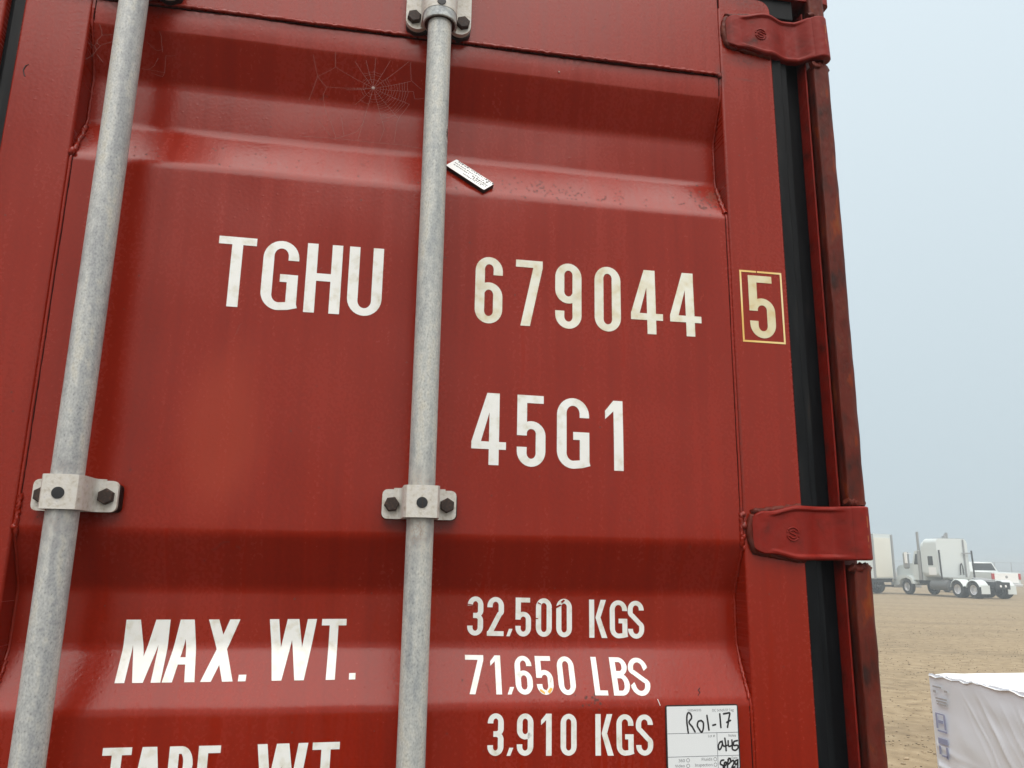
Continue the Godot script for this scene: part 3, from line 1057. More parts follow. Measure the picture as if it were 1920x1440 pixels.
func lettering(c: Node3D) -> void:
	letters(c, [["T", 0.2298, 0.2802], ["G", 0.2905, 0.3388], ["H", 0.349, 0.3978], ["U", 0.4073, 0.4552]], 2.1016, 2.0, 0.0, M.white, 0.0146, 0.0112)
	letters(c, [["6", 0.588, 0.6283], ["7", 0.6477, 0.688], ["9", 0.7073, 0.7473], ["0", 0.7674, 0.8079], ["4", 0.8236, 0.8733], ["4", 0.8845, 0.9342]], 2.1021, 2.0009, 0.0, M.cream, 0.0138, 0.0110)
	letters(c, [["4", 0.5881, 0.6368], ["5", 0.6522, 0.6932], ["G", 0.7097, 0.7571], ["1", 0.781, 0.8078]], 1.8985, 1.797, -0.01, M.white, 0.0141, 0.0112)
	letters(c, [["3", 0.5932, 0.615], ["2", 0.6205, 0.6436], [",", 0.6475, 0.656], ["5", 0.6599, 0.6818], ["0", 0.6887, 0.7113], ["0", 0.7177, 0.7402], ["K", 0.7651, 0.7912], ["G", 0.7949, 0.8205], ["S", 0.8213, 0.8451]], 1.6197, 1.5683, -0.02, M.white, 0.0074, 0.0063)
	letters(c, [["7", 0.5905, 0.6152], ["1", 0.6243, 0.6382], [",", 0.6456, 0.6549], ["6", 0.6572, 0.6806], ["5", 0.6858, 0.7087], ["0", 0.7156, 0.7392], ["L", 0.7642, 0.7824], ["B", 0.7903, 0.8143], ["S", 0.8151, 0.8432]], 1.5438, 1.4976, -0.02, M.white, 0.0076, 0.0058)
	letters(c, [["3", 0.619, 0.640], [",", 0.6442, 0.653], ["9", 0.6574, 0.6792], ["1", 0.6893, 0.7035], ["0", 0.7155, 0.7371], ["K", 0.7625, 0.7873], ["G", 0.7913, 0.8147], ["S", 0.818, 0.8417]], 1.475, 1.4238, -0.023, M.white, 0.0074, 0.0063)
	letters(c, [["M", 0.158, 0.2112], ["A", 0.2125, 0.2515], ["X", 0.2575, 0.2972], [".", 0.303, 0.3122], ["W", 0.3335, 0.3936], ["T", 0.4003, 0.4321], [".", 0.4396, 0.4477]], 1.588, 1.5146, 0.005, M.white, 0.0113, 0.0082)
	letters(c, [["T", 0.1582, 0.1908], ["A", 0.1925, 0.229], ["R", 0.2335, 0.2615], ["E", 0.267, 0.2925], ["W", 0.335, 0.3952], ["T", 0.4006, 0.4334], [".", 0.4405, 0.4487]], 1.4442, 1.369, 0.003, M.white, 0.0112, 0.0085)
	on_sheet = false
	letters(c, [["5", 1.0129, 1.0553]], 2.1062, 2.0052, 0.0, M.yellow, 0.0138, 0.0112)
	glyph_mb = mb()
	gx = 0.9994
	gy = 1.998
	gtilt = 0.0
	gz = 0.0
	for q in [[0, 0, 0.0703, 0.0029], [0, 0.1129, 0.028, 0.1158], [0.0295, 0.1129, 0.0703, 0.1158], [0, 0.0029, 0.0029, 0.1129], [0.0674, 0.0029, 0.0703, 0.1129]]:
		rect(q[0], q[1], q[2], q[3])
	tag(dpart("digit_border", glyph_mb, M.gold, c), "thin yellow rectangle round the last digit")
	on_sheet = true
	# stray hairs of tar stuck to the paint, and a pale nick
	for q in [[[-0.0447, 2.3312], [-0.0480, 2.3285], [-0.0502, 2.3221], [-0.0486, 2.3156], [-0.0468, 2.3125], "hole", 0.0007, false], [[0.9139, 1.5010], [0.9110, 1.4985], [0.9128, 1.4958], [0.9094, 1.4926], "hole", 0.0007, true], [[0.8500, 1.4888], [0.8512, 1.4850], [0.8526, 1.4808], "cap", 0.0006, true], [[0.7115, 2.4236], [0.7135, 2.4230], "clamp", 0.0010, true]]:
		var hair := mb()
		var line := PackedVector3Array()
		for e in q:
			if e is Array:
				line.append(Vector3(e[0], e[1], (sheet_z(e[0], e[1]) if q[-1] else 0.001) + 0.0004))
		hair.tube(line, q[-2], 6, 0.6, wob)
		dpart("scuff_mark", hair, M[q[-3]], c)
	# where stuck-on characters have torn: bare paint, a lifted flap, rusty glue
	for q in [[0.7178, 1.6056, 0.0135, 0.0032, 0.4, "paint"], [0.7272, 1.6135, 0.0052, 0.0034, 0.5, "paint"], [0.6895, 1.5905, 0.0042, 0.0016, -0.2, "paint"], [0.6935, 1.6105, 0.005, 0.0018, -0.5, "paint"], [0.5968, 1.6085, 0.008, 0.0016, -0.2, "paint"], [0.6905, 1.569, 0.0018, 0.004, 0.0, "paint"], [0.7033, 1.5005, 0.0065, 0.0045, 0.7, "scab"], [0.6925, 1.4995, 0.0070, 0.0030, -0.7, "scab"], [0.6965, 1.5035, 0.0060, 0.0020, -0.8, "paint"], [0.7055, 1.513, 0.0055, 0.0022, 1.2, "clamp"], [0.6895, 1.8532, 0.003, 0.001, -0.4, "paint"], [0.6855, 1.8565, 0.0008, 0.003, -0.3, "bolt"]]:
		glyph_mb = mb()
		gx = q[0]
		gy = q[1]
		gz = 0.0006
		var e := Vector2.from_angle(q[4])
		var f := Vector2(-e.y, e.x)
		quad4(-e * q[2] * 0.5 - f * q[3] * 0.5, e * q[2] * 0.62 - f * q[3] * 0.2, e * q[2] * 0.45 + f * q[3] * 0.5, -e * q[2] * 0.55 + f * q[3] * 0.35)
		dpart("torn_patch", glyph_mb, M[q[5]], c)

# ---------------------------------------------------------------- the container
func container() -> void:
	var c := thing("shipping_container", "tall rust-red steel shipping container with white weight lettering on its door", "container", base)
	build_door(c, false)
	build_door(c, true)
	locking_bar(c, 0.0957, 0.0184, false, "galvanised locking bar beside the middle of the container")
	locking_bar(c, 0.5190, 0.0174, false, "galvanised locking bar between the serial letters and digits")
	locking_bar(c, 0.0957, 0.0184, true, "")
	locking_bar(c, 0.5190, 0.0174, true, "")
	lettering(c)
	for m in [false, true]:
		hinge(c, 2.5365, 0.045, m, "" if m else "upper door hinge with a round emblem")
		hinge(c, 1.7135, 0.012, m, "" if m else "lower door hinge with a round emblem")
		hinge(c, 0.86, 0.0, m, "")
		hinge(c, 0.12, 0.0, m, "")
		# corner post: inner return, lip, and the rounded bar that carries the hinge knuckles
		var b := mb(m)
		b.extrude(PackedVector2Array([Vector2(1.1475, -0.036), Vector2(1.1475, -0.16), Vector2(1.181, -0.16), Vector2(1.181, -0.030), Vector2(1.151, -0.030)]), Vector3(0, GY + 0.17, 0), Vector3.RIGHT, Vector3.BACK, Vector3.UP * 2.66)
		dpart("corner_post", b, M.post, c)
		b = mb(m)
		b.box(Vector3(1.1462, 1.29, -0.022), Vector3(0.003, 2.62, 0.026), 0.0008)
		dpart("post_lip", b, M.cast, c)
		for s in [[2.5825, 2.66], [1.7560, 2.4935], [0.905, 1.6688], [0.165, 0.815]]:
			b = mb(m)
			var prof := PackedVector2Array([Vector2(1.1505, -0.028), Vector2(1.183, -0.028)])
			for k in 8:
				prof.append(Vector2(1.1695, -0.004) + Vector2.from_angle(PI / 2 * k / 7.0) * Vector2(0.0135, 0.0115))
			for k in 4:
				prof.append(Vector2(1.1535, 0.0045) + Vector2.from_angle(PI / 2 + PI / 2 * k / 3.0) * 0.003)
			var rows := []
			var n := int((s[1] - s[0]) / 0.02)
			for j in n + 1:
				var yy := lerpf(s[0], s[1], float(j) / n)
				var row := PackedVector3Array()
				for q in prof:
					var d := wob.get_noise_3d(q.x * 200.0, yy * 60.0, q.y * 200.0) * 0.0009
					row.append(Vector3(q.x + d, yy, q.y + d))
				rows.append(row)
			b.net(rows, Vector3.ZERO, true)
			for e in [0, n]:
				var nn := Vector3.UP if e else Vector3.DOWN
				var ids := PackedInt32Array()
				for q in rows[e]:
					ids.append(b.vert(q, nn))
				var tris := Geometry2D.triangulate_polygon(prof)
				for i in range(0, tris.size(), 3):
					b.tri(ids[tris[i]], ids[tris[i + 1]], ids[tris[i + 2]])
			var hb := dpart("hinge_bar", b, M.bar, c)
			for e in [s[0] + 0.004, s[1] - 0.004]:
				b = mb(m)
				var path := PackedVector3Array()
				for i in 14:
					var t := i / 13.0
					path.append(Vector3(1.1475 + 0.034 * t, e + wob.get_noise_1d(i * 50.0 + e * 100.0) * 0.0035, 0.0055 - 0.012 * t * t))
				b.tube(path, 0.0060, 9, 0.8, wob)
				put("weld_bead", b, M.bar, hb)
	# head and sill of the end frame, roof, side walls and floor
	var b := mb()
	b.box(Vector3(CX, 2.695, -0.06), Vector3(2.51, 0.07, 0.12), 0.006, 0)
	dpart("door_header", b, M.paint, c)
	b = mb()
	b.box(Vector3(CX, -0.105, -0.06), Vector3(2.51, 0.13, 0.12), 0.006, 0)
	dpart("door_sill", b, M.paint, c)
	b = mb()
	b.box(Vector3(CX, 2.715, -6.1), Vector3(2.48, 0.02, 11.95), 0.0, 2)
	dpart("roof", b, M.paint, c)
	b = mb()
	b.box(Vector3(CX, -0.02, -6.1), Vector3(2.46, 0.06, 11.95), 0.0, 2)
	dpart("floor", b, M.dark, c)
	for s in [1.0, -1.0]:
		b = mb()
		var prof := PackedVector2Array()
		for k in 43:
			var z := -0.16 - k * 0.278
			for q in [[0.0, 0.0], [0.072, 0.0], [0.14, 0.036], [0.21, 0.036]]:
				prof.append(Vector2(CX + s * (1.253 - q[1]), z - q[0]))
		b.extrude(prof, Vector3(0, 0.0, 0), Vector3.RIGHT, Vector3.BACK, Vector3.UP * 2.7, false, false)
		dpart("side_wall", b, M.paint, c)
		b = mb()
		b.box(Vector3(CX + s * 1.21, -0.08, -6.1), Vector3(0.09, 0.16, 11.9), 0.004, 2)
		dpart("side_rail", b, M.paint, c)
		for z in [-0.085, -12.1]:
			for yy in [2.675, -0.11]:
				b = mb()
				b.box(Vector3(CX + s * 1.19, yy, z), Vector3(0.16, 0.116, 0.174), 0.01)
				dpart("corner_casting", b, M.cast, c)
	b = mb()
	b.box(Vector3(CX, 1.3, -12.07), Vector3(2.4, 2.7, 0.04), 0.0, 1)
	dpart("end_wall", b, M.paint, c)

# ---------------------------------------------------------------- things stuck on the door
func ink(b: MB, pts: Array, r: float, z: float, k: float, ox: float, oy: float) -> void:
	# a felt-pen stroke: a flat ribbon with round ends; pts in the tag's own units, y down
	var path := []
	for p in pts:
		path.append(Vector2(ox + p.x * k, oy - p.y * k))
	var rows := []
	for i in path.size():
		var d: Vector2 = (path[mini(i + 1, path.size() - 1)] - path[maxi(i - 1, 0)]).normalized()
		var s := Vector2(-d.y, d.x) * r * k
		rows.append(PackedVector3Array([Vector3(path[i].x + s.x, path[i].y + s.y, z), Vector3(path[i].x - s.x, path[i].y - s.y, z)]))
	b.net(rows, Vector3.BACK)
	for e in [0, path.size() - 1]:
		var q: Vector2 = path[e]
		b.lathe(PackedVector2Array([Vector2(0.0, 0.00004), Vector2(r * k, 0.00003)]), Vector3(q.x, q.y, z), Vector3.BACK, 12)

func curve(pts: Array) -> Array:
	var c := Curve2D.new()
	for i in pts.size():
		var a: Vector2 = pts[maxi(i - 1, 0)]
		var e: Vector2 = pts[mini(i + 1, pts.size() - 1)]
		var t := (e - a) / 6.0
		c.add_point(pts[i], -t, t)
	var out := []
	for p in c.tessellate(4, 3.0):
		out.append(p)
	return out

func print_text(s: String, x0: float, x1: float, y0: float, y1: float, k: float, parent: Node3D, m: Material, z: float) -> void:
	var f := SystemFont.new()
	f.font_names = PackedStringArray(["Droid Sans"])
	var t := TextMesh.new()
	t.text = s
	t.font = f
	t.font_size = 48
	t.pixel_size = 0.001
	t.depth = 0.0
	t.curve_step = 2.0
	var box := t.get_aabb()
	var o := MeshInstance3D.new()
	o.name = "printed_word"
	o.mesh = t
	o.material_override = m
	parent.add_child(o, true)
	var sx := (x1 - x0) * k / maxf(box.size.x, 0.001)
	var sy := (y1 - y0) * k / maxf(box.size.y, 0.001)
	o.scale = Vector3(sx, sy, 1.0)
	o.position = Vector3(x0 * k - box.position.x * sx, -y1 * k - box.position.y * sy, z)

func lot_tag() -> void:
	var k := 0.1003 / 1205.0
	var t := thing("lot_tag", "white card tag with black edge and handwriting, stuck low on the door", "tag", Vector3(0.8612, 1.4782, 0.0))
	var b := mb()
	b.extrude(MB.round_rect(0.1042, 0.0815, 0.003), Vector3(0.0502, -0.0378, -0.0006), Vector3.RIGHT, Vector3.UP, Vector3.BACK * 0.0018)
	put("backing", b, M.black, t)
	b = mb()
	b.extrude(MB.round_rect(0.1006, 0.0785, 0.001), Vector3(0.0502, -0.0378, 0.0013), Vector3.RIGHT, Vector3.UP, Vector3.BACK * 0.0002)
	put("card", b, M.paper, t)
	b = mb()
	for q in [[0, 388, 1206, 395], [0, 735, 1206, 742], [838, 395, 845, 735], [838, 742, 845, 985]]:
		b.flat(Vector3(q[0] * k, -q[1] * k, 0.00158), Vector3(q[2] * k, -q[1] * k, 0.00158), Vector3(q[2] * k, -q[3] * k, 0.00158), Vector3(q[0] * k, -q[3] * k, 0.00158), Vector3.BACK)
	put("ruled_line", b, M.rule, t)
	for q in [["1X005443293", 352, 588, 28, 62], ["OC Schdl/IP Tag", 775, 1150, 30, 82], ["Lot #", 692, 806, 420, 458], ["Notes", 1042, 1170, 420, 458], ["Date", 1080, 1176, 756, 794], ["360", 172, 278, 772, 818], ["Video", 112, 274, 850, 894], ["Rephoto", 32, 274, 936, 986], ["Fluids", 566, 744, 762, 806], ["Inspection", 446, 744, 846, 902]]:
		print_text(q[0], q[1], q[2], q[3], q[4], k, t, M.print, 0.00158)
	for q in [[333, 792], [333, 874], [333, 958], [796, 788], [796, 868], [796, 952]]:
		b = mb()
		b.lathe(PackedVector2Array([Vector2(23 * k, 0.00001), Vector2(29 * k, 0.0)]), Vector3(q[0] * k, -q[1] * k, 0.0016), Vector3.BACK, 24)
		put("tick_circle", b, M.print, t)
	var z := 0.00162
	var V := func(a: Array) -> Array:
		var out := []
		for i in range(0, a.size(), 2):
			out.append(Vector2(a[i] - 270, a[i + 1] - 412))
		return out
	var words := {
		"R01-17": [[622, 798, 605, 640, 612, 530, 640, 492, 680, 525, 685, 575, 642, 640, 700, 715, 738, 782], [850, 615, 800, 630, 782, 690, 815, 750, 850, 790, 880, 740, 885, 650, 850, 615], [952, 540, 962, 620, 978, 760], [1048, 690, 1095, 680], [1175, 520, 1180, 620, 1185, 725], [1240, 520, 1300, 512, 1348, 512, 1330, 590, 1300, 725], [1290, 650, 1355, 622]],
		"0445": [[1165, 940, 1130, 990, 1135, 1055, 1170, 1040, 1200, 960, 1165, 940], [1195, 930, 1215, 1005, 1275, 1000], [1245, 890, 1255, 980, 1258, 1075], [1300, 930, 1305, 1010, 1365, 1000], [1365, 920, 1368, 1000, 1365, 1050], [1460, 930, 1400, 945, 1395, 1000, 1455, 1000, 1465, 1040, 1420, 1075, 1375, 1065]],
		"sep29": [[1210, 1215, 1165, 1225, 1150, 1270, 1195, 1300, 1190, 1345, 1130, 1370], [1200, 1320, 1240, 1290, 1250, 1250, 1220, 1260, 1215, 1330, 1250, 1350], [1300, 1190, 1275, 1260, 1268, 1345], [1280, 1215, 1320, 1195, 1325, 1245, 1285, 1280], [1340, 1240, 1375, 1225, 1380, 1270, 1345, 1330, 1395, 1320], [1445, 1220, 1405, 1240, 1410, 1290, 1445, 1260, 1452, 1210, 1448, 1300, 1440, 1350]]}
	for w in words:
		b = mb()
		for s in words[w]:
			ink(b, curve(V.call(s)), 14.0 if w == "R01-17" else 13.0, z, k, 0, 0)
			z += 0.00001
		put("handwriting", b, M.ink, t)

func small_plate() -> void:
	# a small magnetic plate lying askew on the upward slope
	var tl := Vector3(0.5571, 2.2674, -0.0259)
	var tr := Vector3(0.6123, 2.2212, -0.0023)
	var bl := Vector3(0.5413, 2.2515, -0.0178)
	var ex := (tr - tl).normalized()
	var nz := Vector3(0, 0.4547, 0.8905)
	var ey := nz.cross(ex).normalized()
	var w := tl.distance_to(tr) + 0.001
	var h := absf((tl - bl).dot(ey)) + 0.0005
	var mid := (tr + bl) / 2.0
	var t := thing("name_plate", "small white printed plate with thick black edge, askew beside the locking bar", "plate", mid - nz * 0.006)
	t.basis = Basis(ex, ey, nz)
	var b := mb()
	b.extrude(MB.round_rect(w, h, 0.002), Vector3(0, 0, -0.0005), Vector3.RIGHT, Vector3.UP, Vector3.BACK * 0.0060)
	put("magnet", b, M.black, t)
	b = mb()
	b.extrude(MB.round_rect(w, h, 0.002), Vector3(0, 0, 0.0056), Vector3.RIGHT, Vector3.UP, Vector3.BACK * 0.0005)
	put("plate_face", b, M.cap, t)
	b = mb()
	var r := RandomNumberGenerator.new()
	r.seed = 3
	for row in [[0.36, -0.42, 0.46, 0.075], [0.14, -0.45, 0.34, 0.05], [-0.06, -0.42, -0.02, 0.06], [-0.06, 0.06, 0.44, 0.07], [-0.2, 0.12, 0.44, 0.05], [-0.32, -0.10, 0.36, 0.05]]:
		var x: float = row[1]
		while x < row[2]:
			var l := r.randf_range(0.012, 0.05)
			var y: float = row[0] * h
			var hh: float = row[3] * h * r.randf_range(1.1, 1.9)
			b.flat(Vector3(x * w, y, 0.00615), Vector3((x + l) * w, y, 0.00615), Vector3((x + l) * w, y + hh, 0.00615), Vector3(x * w, y + hh, 0.00615), Vector3.BACK)
			x += l + r.randf_range(0.008, 0.03)
	put("fine_print", b, M.ink, t)
	b = mb()   # a dark triangular mark near one end
	b.flat(Vector3(0.35 * w, 0.30 * h, 0.0062), Vector3(0.41 * w, 0.30 * h, 0.0062), Vector3(0.385 * w, 0.12 * h, 0.0062), Vector3(0.375 * w, 0.12 * h, 0.0062), Vector3.BACK)
	put("printed_mark", b, M.ink, t)

func thread(b: MB, a: Vector2, e: Vector2, z0: float, z1: float, sag: float, r := 0.00014) -> void:
	var path := PackedVector3Array()
	for i in 6:
		var t := i / 5.0
		var q := a.lerp(e, t)
		path.append(Vector3(q.x, q.y - sag * 4.0 * t * (1.0 - t), lerpf(z0, z1, t)))
	b.tube(path, r, 4, 0.0, null, false)

func webs() -> void:
	var z := -0.004
	var o := Node3D.new()
	var hub := Vector2(0.4262, 2.3592)
	var b := mb()
	# the orb web: spokes from the hub, arcs of spiral between neighbouring spokes
	var ends := [[0.428, 2.446], [0.455, 2.422], [0.478, 2.412], [0.482, 2.378], [0.486, 2.361], [0.481, 2.339], [0.466, 2.313], [0.446, 2.293], [0.408, 2.269], [0.401, 2.328], [0.386, 2.351], [0.358, 2.352], [0.369, 2.387], [0.397, 2.40], [0.413, 2.405]]
	var spokes := []
	for e in ends:
		spokes.append(Vector2(e[0], e[1]))
	for e in spokes:
		thread(b, hub, e, z, z, 0.0012)
	for i in spokes.size():
		var a: Vector2 = spokes[i] - hub
		var c: Vector2 = spokes[(i + 1) % spokes.size()] - hub
		var full := i >= 3 and i <= 6
		for k in (13 if full else 5):
			var rr := 0.011 + k * 0.0042
			if rr < minf(a.length(), c.length()) * 0.97 and (full or rng.randf() < 0.6):
				thread(b, hub + a.normalized() * rr, hub + c.normalized() * rr * rng.randf_range(0.94, 1.04), z, z, 0.0011, 0.00011)
	var frame := [[0.335, 2.404, 0.344, 2.368], [0.344, 2.368, 0.334, 2.327], [0.367, 2.415, 0.369, 2.387], [0.369, 2.387, 0.344, 2.368], [0.344, 2.368, 0.358, 2.352], [0.358, 2.352, 0.354, 2.339], [0.354, 2.339, 0.358, 2.315], [0.358, 2.315, 0.368, 2.295], [0.368, 2.295, 0.377, 2.27], [0.377, 2.27, 0.406, 2.284], [0.406, 2.284, 0.415, 2.301], [0.484, 2.438, 0.480, 2.407], [0.480, 2.407, 0.482, 2.38], [0.482, 2.38, 0.499, 2.366], [0.489, 2.349, 0.503, 2.352], [0.481, 2.339, 0.468, 2.317], [0.468, 2.317, 0.464, 2.307], [0.464, 2.307, 0.461, 2.271], [0.324, 2.268, 0.377, 2.27], [0.377, 2.27, 0.475, 2.27], [0.352, 2.294, 0.369, 2.273], [0.383, 2.304, 0.388, 2.275], [0.475, 2.27, 0.503, 2.268], [0.446, 2.293, 0.44, 2.272], [0.486, 2.361, 0.489, 2.349], [0.478, 2.412, 0.484, 2.438]]
	for q in frame:
		thread(b, Vector2(q[0], q[1]), Vector2(q[2], q[3]), z, z, 0.0008)
	var w := put("spider_web", b, M.web)
	tag(w, "fine orb spider web stretched over the groove left of the middle locking bar", "spider web")
	b = mb()
	b.lathe(PackedVector2Array([Vector2(0.0, 0.0008), Vector2(0.0018, 0.0006), Vector2(0.0026, 0.0)]), Vector3(hub.x, hub.y, z), Vector3.BACK, 10)
	put("web_hub", b, M.web, w)
	b = mb()
	for q in [[0.023, 2.415, 0.035, 2.413], [0.035, 2.413, 0.040, 2.402], [0.040, 2.402, 0.041, 2.394], [0.041, 2.394, 0.036, 2.385], [0.036, 2.385, 0.036, 2.381], [0.036, 2.381, 0.041, 2.377], [0.041, 2.377, 0.075, 2.398], [0.041, 2.377, 0.037, 2.37], [0.037, 2.37, 0.033, 2.376], [0.033, 2.376, 0.025, 2.379], [0.037, 2.37, 0.033, 2.361], [0.033, 2.361, 0.022, 2.35], [0.038, 2.363, 0.048, 2.351], [0.041, 2.394, 0.075, 2.402], [0.033, 2.376, 0.036, 2.381]]:
		thread(b, Vector2(q[0], q[1]), Vector2(q[2], q[3]), z, z, 0.0005, 0.00015)
	tag(put("spider_web", b, M.web), "tangled cobweb between the left door stile and the left locking bar", "spider web")
	b = mb()
	for q in [[0.098, 2.43, 0.112, 2.425], [0.112, 2.425, 0.120, 2.404], [0.120, 2.404, 0.124, 2.382], [0.124, 2.382, 0.116, 2.38], [0.116, 2.38, 0.102, 2.392], [0.124, 2.382, 0.125, 2.378], [0.142, 2.375, 0.13, 2.373], [0.131, 2.346, 0.13, 2.373], [0.131, 2.346, 0.12, 2.347], [0.12, 2.347, 0.109, 2.348], [0.109, 2.348, 0.099, 2.348], [0.109, 2.348, 0.116, 2.355], [0.116, 2.355, 0.12, 2.368], [0.129, 2.339, 0.113, 2.343], [0.131, 2.346, 0.129, 2.339], [0.112, 2.425, 0.13, 2.438]]:
		thread(b, Vector2(q[0], q[1]), Vector2(q[2], q[3]), z, z, 0.0006, 0.00011)
	tag(put("spider_web", b, M.web), "faint loose cobweb just right of the left locking bar's top", "spider web")
	o.free()

# ---------------------------------------------------------------- the yard
func wheel(called: String, parent: Node3D, at: Vector3, r: float, w: float, side: float) -> void:
	var b := mb()
	b.lathe(PackedVector2Array([Vector2(r * 0.58, -w / 2), Vector2(r * 0.93, -w / 2), Vector2(r, -w * 0.36), Vector2(r, w * 0.36), Vector2(r * 0.93, w / 2), Vector2(r * 0.58, w / 2)]), at, Vector3.RIGHT, 28)
	var t := put(called, b, M.tyre, parent)
	b = mb()
	b.lathe(PackedVector2Array([Vector2(r * 0.60, w * 0.48), Vector2(r * 0.54, w * 0.44), Vector2(r * 0.50, w * 0.16), Vector2(r * 0.22, w * 0.14), Vector2(r * 0.2, w * 0.3), Vector2(0.0, w * 0.3)]), at, Vector3.RIGHT * side, 24)
	put("rim", b, M.chrome, t)

func tractor() -> void:
	var at := Vector3(39.1, GY, -43.75)
	var t := thing("tractor_truck", "white sleeper-cab tractor truck with tall exhaust stack, parked with its rear towards us", "truck", at, deg_to_rad(1.2))
	var b := mb()
	for s in [-0.42, 0.42]:
		b.box(Vector3(s, 0.88, -2.9), Vector3(0.09, 0.28, 7.8), 0.0, 2)
	b.box(Vector3(0, 0.8, 0.98), Vector3(1.0, 0.42, 0.1), 0.0)
	b.box(Vector3(0, 0.85, -1.9), Vector3(1.9, 0.5, 1.2), 0.05)
	put("chassis", b, M.frame, t)
	for x in [-0.18, 0.18]:
		b = mb()
		b.lathe(PackedVector2Array([Vector2(0.0, 0.02), Vector2(0.075, 0.0)]), Vector3(x, 0.78, 1.04), Vector3.BACK, 14)
		put("rear_lamp", b, M.cap, t)
	b = mb()
	b.extrude(PackedVector2Array([Vector2(-0.45, -0.5), Vector2(0.45, -0.5), Vector2(0.5, 0.35), Vector2(0.2, 0.5), Vector2(-0.2, 0.5), Vector2(-0.5, 0.35)]), Vector3(0, 1.12, -0.55), Vector3.RIGHT, Vector3(0, 0.16, -0.98), Vector3.UP * 0.06)
	put("fifth_wheel", b, M.grey, t)
	for z in [0.0, -1.36]:
		for s in [-1.0, 1.0]:
			wheel("wheel", t, Vector3(s * 0.95, 0.52, z), 0.52, 0.58, s)
			b = mb()
			var rows := []
			for k in 17:
				var a := deg_to_rad(168.0 - 150.0 * k / 16.0)
				var row := PackedVector3Array()
				for q in [-0.33, -0.31, 0.31, 0.33]:
					var r := 0.63 if absf(q) < 0.32 else 0.57
					row.append(Vector3(s * 0.95 + q, 0.52 + sin(a) * r, z - cos(a) * r * -1.0))
				rows.append(row)
			b.net(rows, Vector3.UP)
			put("fender", b, M.truck, t)
	for s in [-1.0, 1.0]:
		b = mb()
		b.box(Vector3(s * 0.95, 0.55, 0.66), Vector3(0.62, 0.52, 0.02), 0.0, 1)
		put("mud_flap", b, M.truck, t)
		wheel("wheel", t, Vector3(s * 1.0, 0.52, -6.25), 0.52, 0.3, s)
		b = mb()
		b.lathe(PackedVector2Array([Vector2(0.0, 0.0), Vector2(0.32, 0.02), Vector2(0.32, 1.6), Vector2(0.0, 1.62)]), Vector3(s * 0.98, 0.72, -2.2), Vector3.FORWARD, 24)
		put("fuel_tank", b, M.steel, t)
	# sleeper box with a rounded roof
	b = mb()
	var prof := MB.round_rect(2.4, 2.55, 0.32, 6)
	b.extrude(prof, Vector3(0, 2.5, -2.95), Vector3.RIGHT, Vector3.UP, Vector3.FORWARD * 1.25)
	b.extrude(MB.round_rect(2.3, 2.4, 0.4, 6), Vector3(0, 2.42, -4.2), Vector3.RIGHT, Vector3.UP, Vector3.FORWARD * 0.35)
	var sl := put("sleeper", b, M.truck, t)
	for s in [-1.0, 1.0]:
		b = mb()
		b.box(Vector3(s * 1.2, 2.3, -3.62), Vector3(0.03, 0.6, 0.46), 0.0, 0)
		put("window", b, M.glass, sl)
		b = mb()
		b.box(Vector3(s * 1.2, 1.62, -3.5), Vector3(0.02, 0.5, 0.7), 0.02, 0)
		put("locker_door", b, M.cap, sl)
	b = mb()
	for k in 6:
		b.box(Vector3(-1.0 + k * 0.4, 3.79, -3.2), Vector3(0.02, 0.02, 0.5), 0.0, 2)
	put("roof_rib", b, M.grey, sl)
	b = mb()
	b.box(Vector3(0, 3.86, -3.6), Vector3(0.12, 0.2, 0.3), 0.03)
	b.tube(PackedVector3Array([Vector3(0, 3.9, -3.6), Vector3(0.08, 4.12, -3.55)]), 0.05, 8)
	put("air_horn", b, M.grey, sl)
	# cab, hood, front fenders
	b = mb()
	b.extrude(PackedVector2Array([Vector2(4.55, 1.0), Vector2(5.6, 1.0), Vector2(5.6, 2.0), Vector2(5.3, 2.95), Vector2(4.55, 3.1)]), Vector3(-1.08, 0, 0), Vector3.FORWARD, Vector3.UP, Vector3.RIGHT * 2.16)
	var cab := put("cab", b, M.truck, t)
	for s in [-1.0, 1.0]:
		b = mb()
		b.extrude(PackedVector2Array([Vector2(4.75, 2.05), Vector2(5.4, 2.05), Vector2(5.2, 2.75), Vector2(4.75, 2.8)]), Vector3(s * 1.08 - 0.012, 0, 0), Vector3.FORWARD, Vector3.UP, Vector3.RIGHT * 0.024)
		put("window", b, M.glass, cab)
		b = mb()
		b.box(Vector3(s * 1.42, 2.5, -5.75), Vector3(0.1, 0.75, 0.22), 0.03)
		b.box(Vector3(s * 1.25, 2.8, -5.7), Vector3(0.4, 0.04, 0.04), 0.0, 0)
		put("mirror", b, M.cap, cab)
	b = mb()
	b.extrude(PackedVector2Array([Vector2(5.58, 0.95), Vector2(7.3, 0.95), Vector2(7.3, 1.75), Vector2(7.1, 1.95), Vector2(5.58, 2.15)]), Vector3(-0.75, 0, -0.4), Vector3.FORWARD, Vector3.UP, Vector3.RIGHT * 1.5)
	put("hood", b, M.truck, t)
